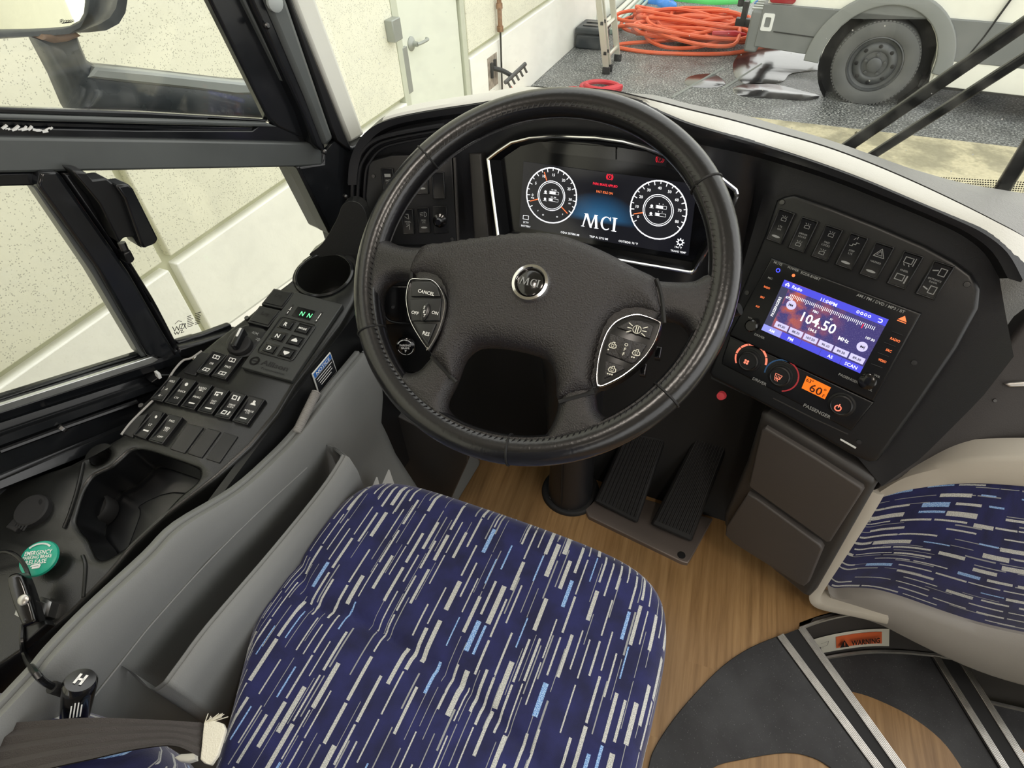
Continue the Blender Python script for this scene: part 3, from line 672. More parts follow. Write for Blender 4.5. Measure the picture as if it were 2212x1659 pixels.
# ceiling lamps over the driver and the aisle
def dome(loc, w, l, power, label, col=(1, .9, .8)):
    t = empty_thing('ceiling_lamp', label, 'lamp', loc, 'ceiling lamps of the bus')
    p = PL(V(loc), (0, 0, -1)); MB().slab(p, rrect(-w/2, -l/2, w/2, l/2, .03), [], rnd(.006, .02, .02)).obj('housing', 'white_trim', t)
    MB().slab(p, rrect(-w/2+.02, -l/2+.02, w/2-.02, l/2-.02, .02), [], rnd(.004, .028, .01)).obj('lens', 'lamp_lens', t)
    ld = bpy.data.lights.new('ceiling_lamp_light', 'AREA'); ld.shape = 'RECTANGLE'; ld.size = w*.9; ld.size_y = l*.9; ld.energy = power; ld.color = col
    lo = bpy.data.objects.new('ceiling_lamp_light', ld); COL.objects.link(lo); lo.parent = t; lo.location = (0, 0, -.035)
LAMPS = [((-.25, -.05, 1.95), .10, .30, 3.2, 'driver\'s ceiling lamp above the seat'), ((.45, .0, 1.95), .10, .34, 4.2, 'ceiling lamp over the entrance steps'), ((.15, -1.8, 1.95), .2, 1.2, 6., 'long aisle ceiling lamp behind the driver')]
for a_ in LAMPS: dome(*a_)

# ================================================================== outside: yard, building wall, van
S(MB().abox((-9, -12, GZ-.2), (14, 30, GZ)).obj('ground', 'wet_asphalt', label='wet dark asphalt of the yard'))
MB().abox((-2.4, -9, GZ), (9, 5.78, GZ+.006)).obj('concrete_apron', 'yard_concrete', label='yellowish concrete strip in front of the bus', cat='pavement', kind='structure')
MB().tube([V((.70, 5.70, GZ+.006)), V((.66, 4.4, GZ+.006)), V((.69, 3.0, GZ+.006))], .012, 4).obj('crack', 'concrete_joint', label='dark crack across the concrete strip', cat='crack', kind='stuff')
# drain slots / wet joints on the asphalt
for a, b in (((-.95, 6.05), (-.62, 7.05)), ((-.52, 6.45), (-.25, 7.3))):
    MB().tube([V((*a, GZ+.003)), V((*b, GZ+.003))], .014, 4).obj('pavement_joint', 'galvanised', label='pale straight joint line in the asphalt by the hose' if a[0] < -.6 else 'pale straight joint line in the asphalt by the van', cat='joint', kind='stuff')
def water():
    g = G('puddle_water'); g.b.inputs['Base Color'].default_value = (.02, .02, .022, 1); g.b.inputs['Roughness'].default_value = .16; g.b.inputs['Specular IOR Level'].default_value = 1.; g.b.inputs['IOR'].default_value = 1.8
    tc = g.n('ShaderNodeTexCoord'); g.bump(g.noise(tc.outputs['Object'], 9, 3), .05, .02)
water()
Zg = HZ(GZ)
def puddle(px, label):
    MB().slab(Zg, [tuple(p) for p in spl(Zg.l2(px), 5)], [], [(.01, .006), (0, .002), (0, 0)]).obj('puddle', 'puddle_water', label=label, cat='puddle')
puddle([(1588, 128), (1620, 100), (1700, 98), (1770, 106), (1792, 124), (1772, 150), (1735, 156), (1705, 162), (1688, 178), (1640, 184), (1600, 178), (1584, 155)], 'bright puddle under the rear bumper of the van')
puddle([(1585, 190), (1620, 180), (1680, 184), (1730, 196), (1770, 208), (1740, 218), (1680, 214), (1620, 210), (1590, 205)], 'rippled dark puddle left of the van wheel')
puddle([(1480, 182), (1490, 165), (1540, 160), (1566, 178), (1556, 188), (1510, 190)], 'small still puddle beside the joint line')

XW = -2.4
bw = S(empty_thing('wall_building', 'cream speckled precast building wall with a white base course', 'wall', (XW-.1, 4, GZ))); del bw['category']
def wb(name, y0, y1, z0, z1, xo, m, bevel=.006): return MB().abox((XW-.25, y0, z0), (XW+xo, y1, z1)).obj(name, m, bw, bevel=bevel)
wb('joint_backing', -9, 20, GZ, 4.5, -.045, 'wall_groove', 0)
for y0, y1 in ((-9, -1.2), (-1.15, 1.42), (1.47, 3.60), (4.62, 8.2), (8.25, 20)):
    wb('upper_panel', y0, y1, -.235, 4.5, -.0, 'precast_cream'); wb('base_panel', y0, y1, GZ, -.275, .012, 'precast_white')
wb('upper_panel', 3.60, 4.62, 1.32, 4.5, 0, 'precast_cream')
for y in (2.62,):
    MB().tube([V((XW+.014, y-.02, GZ)), V((XW+.014, y+.015, -.6)), V((XW+.014, y+.0, -.34))], .003, 4).obj('hairline_crack', 'wall_groove', bw)
dr = empty_thing('door_1', 'pale green-white steel door in the building wall', 'door', (XW, 4.1, GZ)); del dr['category']; S(dr)
MB().abox((XW-.06, 3.69, GZ+.01), (XW-.015, 4.51, 1.22)).obj('leaf', 'door_paint', dr, bevel=.003)
for a, b in (((XW-.08, 3.60, GZ), (XW+.004, 3.672, 1.32)), ((XW-.08, 4.528, GZ), (XW+.004, 4.60, 1.32)), ((XW-.08, 3.60, 1.24), (XW+.004, 4.60, 1.32))):
    MB().abox(a, b).obj('frame', 'door_frame', dr, bevel=.003)
MB().abox((XW-.075, 3.665, GZ), (XW-.05, 4.53, 1.25)).obj('gap_shadow', 'seam_dark', dr)  # dark sheet behind the leaf, standing for the shadow in the door gap
for z in (.18, 1.0, -.75):
    MB().tube([V((XW-.004, 4.52, z-.02)), V((XW-.004, 4.52, z+.10))], .014, 10).obj('hinge', 'galvanised', dr)
MB().abox((XW-.02, 3.655, -.235), (XW+.006, 3.715, .055)).obj('latch_guard', 'galvanised', dr, bevel=.003)
lp_ = PL((XW-.012, 3.80, .045), (1, 0, 0), (0, 1, 0))
MB().lathe(lp_, (0, 0), [(.045, -.003), (.045, .004), (.034, .012), (.018, .02), (.016, .05), (0, .05)], 20).obj('rose', 'galvanised', dr)
MB().tube(spl([V((XW+.036, 3.80, .045)), V((XW+.05, 3.84, .045)), V((XW+.05, 3.92, .045)), V((XW+.03, 3.935, .045))], 4, False), .011, 8).obj('lever', 'galvanised', dr)
MB().abox((XW, 3.50, .13), (XW+.06, 3.60, .255)).obj('key_box', 'galvanised', loc=(XW, 3.55, .13), bevel=.006, label='grey steel key box on the wall beside the door', cat='box')
# pipework with hose manifold
pp = empty_thing('water_pipe', 'rusty copper water pipe running down the wall right of the door', 'pipe', (XW+.03, 5.17, -.85))
MB().tube([V((XW+.04, 5.17, 3.5)), V((XW+.04, 5.17, -.2))], .02, 10).obj('riser_pipe', 'copper_pipe', pp)
for z in (.18, -.02, -.19): MB().tube([V((XW+.04, 5.17, z-.02)), V((XW+.04, 5.17, z+.02))], .028, 10).obj('collar', 'copper_pipe', pp)
MB().tube([V((XW+.04, 5.17, -.2)), V((XW+.03, 5.17, -.88))], .009, 8).obj('conduit', 'screw_metal', pp)
MB().tube([V((XW+.04, 5.17, .15)), V((XW+.05, 5.28, .16))], .009, 8).obj('valve_stem', 'copper_pipe', pp)
MB().tube([V((XW+.05, 5.27, .165)), V((XW+.05, 5.33, .18))], .018, 8).obj('valve_handle', 'decal_white', pp)
hb = empty_thing('hose_tap', 'dark recessed tap box with a branched hose manifold', 'tap', (XW+.01, 5.05, -.62))
MB().abox((XW+.002, 4.93, -.62), (XW+.016, 5.13, -.36)).obj('tap_box', 'rust_plate', hb, bevel=.003)
for y, z, l in ((4.99, -.47, .12), (5.06, -.43, .06)): MB().tube([V((XW+.02, y, z-l/2)), V((XW+.024, y, z+l/2))], .018, 8).obj('valve_body', 'rim_black', hb)
MB().tube(spl([V((XW+.02, 5.02, -.46)), V((XW+.08, 5.1, -.50)), V((XW+.13, 5.16, -.55))], 4, False), .02, 8).obj('pipe_elbow', 'rim_black', hb)
MB().tube([V((XW+.12, 5.05, -.58)), V((XW+.2, 5.34, -.5))], .018, 8).obj('manifold_bar', 'screw_metal', hb)
for k in range(5):
    p = V((XW+.12, 5.05, -.58)).lerp(V((XW+.2, 5.34, -.5)), .1+.2*k); MB().tube([p, p+V((.03, .01, -.06))], .011, 7).obj('outlet', 'screw_metal', hb)
MB().tube(spl([V((XW+.15, 5.1, -.63)), V((XW+.2, 5.18, -.74)), V((XW+.3, 5.2, GZ+.02))], 5, False), .014, 8).obj('hose_tail', 'hose_orange', hb)
# ladder
ld_ = empty_thing('ladder', 'aluminium ladder leaning against the building wall', 'ladder', (-1.75, 6.76, GZ))
def lp(y, z, x0=-1.75): k = (z-GZ)/2.9; return V((x0-.6*k, y, z))
for y in (6.53, 6.62, 6.98):
    a, b = lp(y, GZ+.06), lp(y, 2.0); MB().box((a+b)/2, (0, 1, 0), (b-a).normalized(), V((0, 1, 0)).cross((b-a).normalized()), .028, (b-a).length, .06).obj('stile', 'ladder_metal', ld_, bevel=.003)
    a = lp(y, GZ+.03); MB().box(a, (1, 0, 0), (0, 1, 0), (0, 0, 1), .08, .04, .08).obj('foot', 'rubber_black', ld_, bevel=.006)
for k in range(9):
    z = GZ+.14+k*.27; a, b = lp(6.63, z), lp(6.97, z); MB().tube([a, b], .02, 8).obj('rung', 'ladder_metal', ld_)
for k in range(10):
    for y in (6.515, 6.605):
        a = lp(y, GZ+.2+.27*k); MB().box(a+V((.012, 0, 0)), (1, 0, 0), (0, 1, 0), (0, 0, 1), .03, .012, .03).obj('rivet', 'rim_black', ld_)
# tool box, poles and rags by the wall
tb = empty_thing('tool_box', 'dark plastic tool box on the ground between wall and ladder', 'tool box', (-2.2, 7.45, GZ))
MB().abox((-2.36, 7.28, GZ), (-2.05, 7.66, GZ+.15)).obj('tray', 'toolbox', tb, bevel=.02)
MB().abox((-2.37, 7.27, GZ+.155), (-2.04, 7.67, GZ+.22)).obj('lid', 'toolbox', tb, bevel=.02)
for y in (7.36, 7.5): MB().abox((-2.3, y, GZ+.22), (-2.12, y+.06, GZ+.232)).obj('lid_rib', 'screw_metal', tb, bevel=.004)
for k, (x, z, r_) in enumerate(((-2.27, .03, .03), (-2.19, .035, .035), (-2.12, .028, .028), (-2.22, .095, .03), (-2.05, .022, .022))):
    MB().tube([V((x, 7.75+.1*k, GZ+z)), V((x-.02, 12.5, GZ+z))], r_, 8).obj('pole', 'pole_green' if k % 2 == 0 else 'ladder_metal', label='long pale pole lying along the wall base, number %s from the wall' % ('one', 'three', 'four', 'two', 'five')[k] if False else ['pale green pole lying closest to the wall', 'silver pole in the middle of the bundle by the wall', 'pale green pole lying on the yard side of the bundle', 'silver pole resting on top of the bundle', 'thin pale green pole lying loose beside the bundle'][k], cat='pole', group='poles along the building wall')
def blob(name, c, r, m, label, cat, seed, n=18, rings=8):
    random.seed(seed); mb = MB(); loops = []
    ph = [random.uniform(0, 6.3) for _ in range(4)]
    for k in range(rings+1):
        t = math.pi/2*k/rings; q = math.cos(t); loops.append([V((c[0]+r[0]*q*math.cos(a)*(1+.18*math.sin(3*a+ph[0])+.1*math.sin(5*a+ph[1]+3*t)), c[1]+r[1]*q*math.sin(a)*(1+.16*math.sin(2*a+ph[2])), GZ+r[2]*math.sin(t)*(1+.25*math.sin(4*a+ph[3])*q))) for a in [2*math.pi*i/n for i in range(n)]])
    mb.loft(loops, True, True); return mb.obj(name, m, label=label, cat=cat)
blob('crumpled_tarp', (-1.35, 10.1, 0), (.62, .45, .12), 'bag_green', 'crumpled green plastic sheet on the wet ground', 'sheet', 3)
blob('crumpled_bag', (-1.95, 9.7, 0), (.2, .2, .1), 'bag_blue', 'small blue bag left of the green sheet', 'bag', 4)
blob('crumpled_bag', (-1.72, 9.45, 0), (.13, .1, .07), 'bag_blue', 'smallest blue bag in front of the green sheet', 'bag', 5)
blob('crumpled_bag', (-.38, 9.9, 0), (.2, .18, .1), 'bag_blue', 'blue bag at the right end of the green sheet', 'bag', 6)
# orange hose heap: one long hose
random.seed(5); path = []
cx0, cy0 = -1.22, 7.95
for k in range(26):
    a0 = random.uniform(-.25, .25); ex = random.uniform(.34, .78); ey = random.uniform(.12, .38); ox = random.uniform(-.14, .18); oy = random.uniform(-.26, .26); zz = .03+.006*k+random.uniform(0, .015)
    for j in range(10):
        a = 2*math.pi*j/10; x, y = ex*math.cos(a), ey*math.sin(a)
        path.append(V((cx0+ox+x*math.cos(a0)-y*math.sin(a0), cy0+oy+x*math.sin(a0)+y*math.cos(a0), GZ+zz+.035*math.sin(a*2+k)+.035)))
path += [V((-1.7, 8.3, GZ+.1)), V((-1.4, 9.0, GZ+.04)), V((-.9, 9.35, GZ+.03))]
path = [V((-.12, 8.05, GZ+.02)), V((-.3, 7.85, GZ+.02)), V((-.62, 7.52, GZ+.02)), V((-1.1, 7.36, GZ+.02)), V((-1.6, 7.32, GZ+.02)), V((-1.85, 7.5, GZ+.03))]+path
MB().tube(spl(path, 4, False), .021, 7).obj('orange_hose', 'hose_orange', label='tangled heap of orange hose on the wet asphalt', cat='hose')
MB().tube(spl([V((-.55, 7.9, GZ+.03)), V((-.15, 8.2, GZ+.03)), V((.02, 8.6, GZ+.03)), V((-.25, 8.9, GZ+.03)), V((-.7, 8.85, GZ+.03)), V((-1.0, 8.6, GZ+.05))], 6, False), .017, 7).obj('orange_hose', 'hose_orange', label='single orange hose loop lying right of the heap', cat='hose')
MB().tube([V((-.85, 7.55, GZ+.2)), V((-.62, 7.62, GZ+.19)), V((-.5, 7.7, GZ+.17))], [.02, .034, .012], 8).obj('hose_nozzle', 'hose_red', label='red hose nozzle on the front of the orange heap', cat='nozzle')
rp = []
for k in range(2):
    for j in range(14): a = 2*math.pi*j/14+.4; rp.append(V((-1.66+(.20-.03*k)*math.cos(a)+.03*k, 6.02+(.17-.05*k)*math.sin(a)-.05*k, GZ+.026+.035*k+.02*j/14)))
rp += [V((-1.72, 5.85, GZ+.05)), V((-1.95, 5.9, GZ+.03)), V((-2.1, 5.6, GZ+.03)), V((-1.7, 5.3, GZ+.03))]
MB().tube(spl(rp, 4, False), .024, 8).obj('red_hose', 'hose_red', label='small coil of red hose in front of the ladder', cat='hose')

# ---- van
VA = R(-4); vt = V((math.cos(VA), math.sin(VA), 0)); vn = V((math.sin(VA), -math.cos(VA), 0)); VO = V((.83, 6.4, GZ))
VP = PL(VO, vn, vt)                                  # local: u along the van to its front, v up
van = empty_thing('van', 'white van with grey lower cladding parked across the yard', 'van', VO)
HB = (-.11, .335)
arch = [(HB[0]+.45*math.cos(R(a)), HB[1]+.45*math.sin(R(a))) for a in range(180, -1, -12)]
body = [(-1.13, .72), (-.60, .72), (-.56, .36)]+arch+[(.36, .24), (4.2, .22), (4.2, 2.3), (-1.13, 2.3)]
MB().slab(VP, body, [], [(0, -.02), (0, -1.9)]).obj('body', 'van_white', van, bevel=.03, seg=3)
clad = [(-1.16, .385), (-.64, .36), (-.575, HB[1]+.02)]+[(HB[0]+.47*math.cos(R(a)), HB[1]+.47*math.sin(R(a))) for a in range(172, -1, -12)]+[(.37, .42), (4.2, .40), (4.2, .70), (-1.16, .73)]
MB().slab(VP, clad, [], [(.006, .008), (0, .002), (0, -.10)]).obj('side_cladding', 'van_cladding', van)
ring_o = [(HB[0]+.585*math.cos(R(a)), HB[1]+.555*math.sin(R(a))) for a in range(-4, 185, 6)]; ring_i = [(HB[0]+.455*math.cos(R(a)), HB[1]+.455*math.sin(R(a))) for a in range(184, -5, -6)]
MB().slab(VP, ring_o+ring_i, [], rnd(.012, .03, .10)).obj('wheel_arch', 'van_flare', van)
MB().slab(VP, [(.37, .22), (4.2, .20), (4.2, .41), (.37, .43)], [], rnd(.01, .002, .06)).obj('sill', 'van_white', van)
MB().slab(VP, [(-1.02, .515), (-.66, .50), (-.66, .51), (-1.02, .525)], [], [(0, .012), (0, 0)]).obj('cladding_crease', 'rim_black', van)
MB().slab(VP, [(.47, .24), (.482, .24), (.60, .62), (.66, .9), (.70, 2.2), (.69, 2.2), (.648, .9), (.588, .62)], [], [(0, .012), (0, -.01)]).obj('door_gap', 'seam_dark', van)
MB().slab(VP, rrect(-1.12, .74, -.90, 1.2, .03), [], rnd(.01, .012, .05)).obj('tail_lamp', 'tail_red', van)
mb = MB(); mb.slab(VP, rrect(-1.14, .52, -1.04, .66, .015), [rrect(-1.115, .55, -1.065, .63, .01)], [(0, .014), (0, .004)]); mb.obj('tow_eye_cover', 'decal_white', van)
# rear bumper with ribbed step
MB().box(VP.w(-1.19, .5, -.95), vt, (0, 0, 1), vn, .12, .34, 1.9).obj('rear_bumper', 'van_cladding', van, bevel=.02)
for k in range(18): MB().box(VP.w(-1.2, .675, -.06-.09*k), vt, (0, 0, 1), vn, .12, .012, .04).obj('step_rib', 'galvanised', van)
# tow hitch
ht = MB(); ht.box(VP.w(-1.36, .36, -.9), vt, (0, 0, 1), vn, .3, .07, .07); ht.box(VP.w(-1.44, .44, -.9), vt, (0, 0, 1), vn, .05, .22, .09); ht.tube([VP.w(-1.5, .5, -.9), VP.w(-1.5, .6, -.9)], [.03, .035], 10)
ht.obj('tow_hitch', 'rim_black', van)
# wheel
wh = PL(VP.w(HB[0], HB[1], .0), vn, vt)
MB().lathe(wh, (0, 0), [(.215, -.02), (.225, .012), (.25, .022), (.30, .02), (.33, .008), (.343, -.02), (.345, -.06), (.345, -.17), (.32, -.2), (.2, -.2)], 64, caps=False).obj('tyre', 'tyre', van)
tr_ = MB()
for k in range(72):
    a = 2*math.pi*k/72; c0, s0 = math.cos(a), math.sin(a); tr_.box(wh.w(.338*c0, .338*s0, -.012), wh.u*c0+wh.v*s0, wh.v*c0-wh.u*s0, wh.n, .010, .016, .03)
tr_.obj('tread_blocks', 'tyre', van, kind='stuff')
MB().lathe(wh, (0, 0), [(.222, .006), (.212, .01), (.200, -.02), (.175, -.03), (.165, -.012), (.13, .004), (.11, .0), (.10, -.012), (.06, -.01), (.058, .02), (.05, .026), (0, .026)], 48, caps=False).obj('steel_rim', 'wheel_steel', van)
for k in range(8):
    a = 2*math.pi*k/8; MB().lathe(wh, (.145*math.cos(a), .145*math.sin(a)), [(.017, .003), (.015, .004), (0, .004)], 10).obj('vent_hole', 'seam_dark', van)
for k in range(5):
    a = 2*math.pi*k/5+.3; MB().lathe(wh, (.082*math.cos(a), .082*math.sin(a)), [(.014, -.014), (.014, .008), (0, .010)], 6).obj('wheel_nut', 'wheel_steel', van)
MB().lathe(PL(VP.w(HB[0], HB[1], -.24), vn, vt), (0, 0), [(.455, .2), (.46, 0), (0, 0)], 40, caps=False).obj('wheel_well', 'rim_black', van)
MB().box(VP.w(1.6, .2, -.95), vt, (0, 0, 1), vn, 2.6, .06, 1.7).obj('underbody', 'rim_black', van)
# ================================================================== cockpit planes
CL = AZ((-.215, .855, .722), 0, 18)          # instrument cluster
LPn = AZ((-.43, .835, .70), 20, 18)          # switch panel left of the cluster
RD = AZ((.152, .803, .62), -19, 22)          # centre stack turned towards the driver
SB = AZ((.20, .708, .44), -20, 0)            # storage doors below the stack
CP = PL((-.6, .4, .62), (.08, -.2, 1), (1, 0, 0))   # side console top
# ------------------------------------------------------------------ dashboard
dash = empty_thing('dashboard', 'black wrap-around dashboard with windscreen sheen painted pale on its padded top edge', 'dashboard', (-.1, 1.0, 0))
# hood edge: (pixel of the front lip, plane)
hood = [((752, 400), LPn), ((757, 352), LPn), ((775, 310), LPn), ((805, 280), LPn), ((850, 262), LPn), ((930, 246), LPn), ((1030, 231), LPn), ((1110, 218), CL), ((1190, 212), CL), ((1300, 214), CL), ((1400, 240), CL), ((1480, 272), CL), ((1560, 296), CL), ((1650, 322), RD), ((1760, 358), RD), ((1860, 395), RD), ((1960, 437), RD), ((2050, 476), RD), ((2120, 510), RD), ((2172, 552), RD), ((2205, 610), RD)]
lip = spl([p.hit(x, y, .035) for (x, y), p in hood], 4, False)
face = spl([p.hit(x, y, .0) for (x, y), p in hood], 4, False)
def dn(P, k): return [p+V((0, .035, -k)) for p in P]
cen = V((-.2, .86, .72))
def shrink(P, k): return [p+(cen-p)*k for p in P]
n_h = len(lip)
def xk(p): return .45+.55*max(0., min(1., (p.x+.35)/.45))     # the padded top strip widens to the right
back = [p+V((0, .024+.022*xk(p), .006+.003*xk(p))) for p in lip]
bpx = {8: (1196, 196), 9: (1298, 198), 10: (1392, 218), 11: (1485, 242), 12: (1575, 264), 13: (1670, 290), 14: (1780, 322), 15: (1880, 359), 16: (1980, 402), 17: (2075, 447), 18: (2150, 485), 19: (2215, 520), 20: (2290, 570)}
_k = [back[min(i*4, n_h-1)] for i in range(21)]
for i in bpx: _k[i] = HZ(lip[min(i*4, n_h-1)].z+.010).hit(*bpx[i])
back = spl(_k, 4, False)
lipin = [p+(cen-p).normalized()*.012+V((0, .004, 0)) for p in lip]
under = [a+(cen-a).normalized()*.022 for a in face]
hb_ = MB()
topA = [p+V((0, 0, .004)) for p in lip]
hb_.loft([under, lipin, lip, topA, back], closed=False)
hb_.obj('hood_pad', 'dash_plastic', dash)
# padded strip, windscreen sheen painted in as a pale colour, right of the wheel
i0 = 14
st_ = MB(); st_.loft([[p+V((0, .004, .005)) for p in lip[i0:]], [p+V((0, .008, .0085)) for p in lip[i0:]], [p+V((0, 0, .003)) for p in back[i0:]], [p+V((0, .003, -.004)) for p in back[i0:]]], closed=False); st_.obj('padded_strip', 'pad_strip_sheen', dash)
# dark groove and textured shelf running forward to the windscreen base
g0 = [p+V((0, .004, -.012)) for p in back]; g1 = [p+V((0, .016, -.016)) for p in back]; g2 = [p+V((0, .024, -.004)) for p in back]
MB().loft([back, g0, g1, g2], closed=False).obj('groove', 'seam_dark', dash)
sh = {10: (1405, 212), 11: (1492, 232), 12: (1593, 249), 13: (1682, 274), 14: (1788, 306), 15: (1884, 338), 16: (1985, 369), 17: (2075, 394), 18: (2165, 410), 19: (2270, 427), 20: (2400, 452)}
wk = []
for i in range(21):
    p = g2[min(i*4, n_h-1)]
    if i in sh: wk.append(HZ(min(.80, p.z-.004)).hit(*sh[i]))
    else: wk.append(p+V((-.01, .04+.014*i, -.05-.004*i)))
wsb = spl(wk, 4, False)
mid = [a.lerp(b, .5)+V((0, 0, .006)) for a, b in zip(g2, wsb)]
shf = MB(); shf.loft([g2, mid, wsb, [p+V((0, .01, -.25)) for p in wsb]], closed=False); shf.obj('windscreen_shelf', 'dash_top_glare', dash)
# face behind the instruments
facepl = MB()
cols = []
for p, (ui) in zip(face, under): cols.append(ui)
bot = []
for p in face:
    if p.x < -.45: bot.append(V((p.x+.03, p.y-.05, .44)))
    elif p.x < .02: bot.append(V((p.x, p.y-.02, .56)))
    else: bot.append(RD.w(0, 0)+V((0, 0, 0)))
# right section bottom follows the stack's lower edge
stack_lo = [RD.hit(*p) for p in ((1536, 818), (1700, 895), (1850, 985), (1905, 1050), (1990, 990), (2120, 860), (2190, 770))]
ri = [i for i, p in enumerate(face) if p.x >= .02]
for k, i in enumerate(ri):
    t = k/max(1, len(ri)-1)*(len(stack_lo)-1); a = int(min(t, len(stack_lo)-2)); bot[i] = stack_lo[a].lerp(stack_lo[a+1], t-a)
rws = [under]
for t in (.12, .3, .5, .75, 1.): rws.append([a.lerp(b, t)+V((0, .012*math.sin(math.pi*t), 0)) for a, b in zip(under, bot)])
rws.append([p+V((0, .10, -.02)) for p in bot]); rws.append([V((p.x, 1.05, max(.3, p.z-.1))) for p in bot])
facepl.loft(rws, closed=False); facepl.obj('face', 'dash_plastic', dash)
MB().prism([V((-.86, .835, .0)), V((.95, .835, 0)), V((.95, 1.05, .62)), V((-.86, 1.05, .62))], (0, .02, 0)).obj('toe_board', 'rubber_black', dash)
# thin recessed contour ridges on the left lobe
for k, (dx, r_) in enumerate(((10, .0022), (22, .002), (36, .0016))):
    cpts = [((752+dx, 520), 1), ((750+dx, 440), 1), ((754+dx, 372), 1), ((768+dx*.9, 330+dx*.5), 1), ((800+dx*.6, 298+dx*.7), 1), ((860, 280+dx*.8), 1), ((960, 262+dx*.8), 1)]
    MB().tube(spl([LPn.hit(*p, .03-.008*k) for p, _ in cpts], 5, False), r_*1.6, 6).obj('contour_ridge', 'dash_plastic', dash)
# cluster surround wall
MB().slab(CL, CL.l2([(1018, 330), (1045, 330), (1062, 520), (1030, 520)]), [], rnd(.004, .012, .02)).obj('cluster_cheek', 'storage_rim', dash)

# ------------------------------------------------------------------ instrument cluster
ic = empty_thing('instrument_cluster', 'digital instrument cluster with two round gauges behind the steering wheel', 'display', CL.hit(1310, 570))
bz = CL.l2([(1057, 340), (1080, 322), (1110, 302), (1150, 292), (1200, 288), (1290, 291), (1350, 299), (1398, 312), (1480, 342), (1560, 378), (1594, 405), (1598, 418), (1592, 434), (1548, 510), (1508, 580), (1500, 588), (1490, 588), (1345, 563), (1200, 538), (1084, 517), (1079, 508)])
bzi = inset(ccw(bz), .006)
MB().slab(CL, bz, [bzi], [(.002, .016), (.0, .014), (0, 0)]).obj('chrome_bezel', 'chrome', ic)
scr4 = [(1132, 349), (1506, 398), (1487, 552), (1122, 490)]
sq = Q.px(CL, scr4, -.018)
well = [CL.uv(p) for p in (sq.c[0], sq.c[1], sq.c[2], sq.c[3])]
wm = MB(); A_ = [CL.w(*p, .012) for p in bzi]
wm.slab(CL, bzi, [], [(0, -.019), (0, -.03)]); wm.obj('recess_back', 'screen_dark', ic)
wl_ = MB(); wl_.loft([[CL.w(*p, .013) for p in bzi], [CL.w(*p, -.019) for p in inset(bzi, .006)]], False, False); wl_.obj('recess_wall', 'satin_black', ic)
scr = mk('screen', [sq.map(0, 0, .0015), sq.map(1, 0, .0015), sq.map(1, 1, .0015), sq.map(0, 1, .0015), sq.map(0, 0, -.002), sq.map(1, 0, -.002), sq.map(1, 1, -.002), sq.map(0, 1, -.002)], [(0, 1, 2, 3), (0, 4, 5, 1), (1, 5, 6, 2), (2, 6, 7, 3), (3, 7, 4, 0)], 'cluster_display', ic, uvs=[(0, 0), (1, 0), (1, 1), (0, 1)]*2)
def sp_(x, y):
    """photo pixel -> (s, t) on the screen patch"""
    P = CL.hit(x, y, -.018); o = sq.c[3]; ux = sq.c[2]-sq.c[3]; uy = sq.c[0]-sq.c[3]; q = P-o
    a11, a12, a22 = ux.dot(ux), ux.dot(uy), uy.dot(uy); b1, b2 = q.dot(ux), q.dot(uy); det = a11*a22-a12*a12
    return ((b1*a22-b2*a12)/det, (b2*a11-b1*a12)/det)
W_, H_ = sq.W, sq.H
gl_, gr_ = sp_(1193, 423), sp_(1428, 455)
whi, red, ora, dim = [], [], [], []
for (gx, gy), rO, rI, a0, a1, nt_ in ((gl_, .0455, .0245, 225, -45, 0), (gr_, .0455, .0245, 225, -45, 0)):
    whi += [('c', gx, gy, rO, .0021), ('c', gx, gy, rI, .0013), ('c', gx, gy, rI-.0026, .0008)]
    dim.append(('d', gx, gy, rO-.001))
    for k in range(19):
        a = R(212-k*13.5); r0 = rO-.006 if k % 2 == 0 else rO-.0042
        whi.append(('r', [(gx+r0*math.cos(a)/W_, gy+r0*math.sin(a)/H_), (gx+(rO-.001)*math.cos(a)/W_, gy+(rO-.001)*math.sin(a)/H_)], .0013))
def gnum(g, lab, a, r=.0345, h=.0043): whi.append(('t', lab, g[0]+r*math.cos(R(a))/W_, g[1]+r*math.sin(R(a))/H_, h))
for lab, a in (('0', 185), ('5', 150), ('10', 118), ('15', 88), ('20', 55), ('25', 27), ('30', -2)): gnum(gl_, lab, a)
for lab, a in (('0', 205), ('10', 178), ('20', 150), ('30', 122), ('40', 92), ('50', 64), ('60', 36), ('70', 8), ('80', -22)): gnum(gr_, lab, a)
for (g, a, r0, r1) in ((gl_, 113, .0265, .040), (gl_, 200, .0255, .040), (gl_, -38, .0255, .040), (gr_, 196, .0255, .040)):
    red.append(('r', [(g[0]+r0*math.cos(R(a))/W_, g[1]+r0*math.sin(R(a))/H_), (g[0]+r1*math.cos(R(a))/W_, g[1]+r1*math.sin(R(a))/H_)], .0015))
for g in (gl_, gr_):
    for dy, full in ((.0055, .7), (-.0065, .4)):
        x0, y0 = g[0]-.003/W_, g[1]+dy/H_
        whi.append(('r', [(x0-.001/W_, y0-.0022/H_), (x0+.016/W_, y0-.0022/H_), (x0+.016/W_, y0+.0022/H_), (x0-.001/W_, y0+.0022/H_)], .0004, 1))
        whi.append(('p', [(x0, y0-.0019/H_), (x0+.015*full/W_, y0-.0019/H_), (x0+.015*full/W_, y0+.0019/H_), (x0, y0+.0019/H_)]))
        whi.append(('t', 'E      F' if g is gr_ else '100  200', g[0]+.004/W_, y0+.0048/H_, .002))
        whi += [('d', g[0]-.011/W_, y0, .0022), ('r', [(g[0]-.014/W_, y0-.003/H_), (g[0]-.008/W_, y0-.003/H_)], .0008)]
for a, l in ((232, 'P'), (250, '60'), (292, '60'), (310, 'S')): gnum(gl_, l, a, .036, .0024)
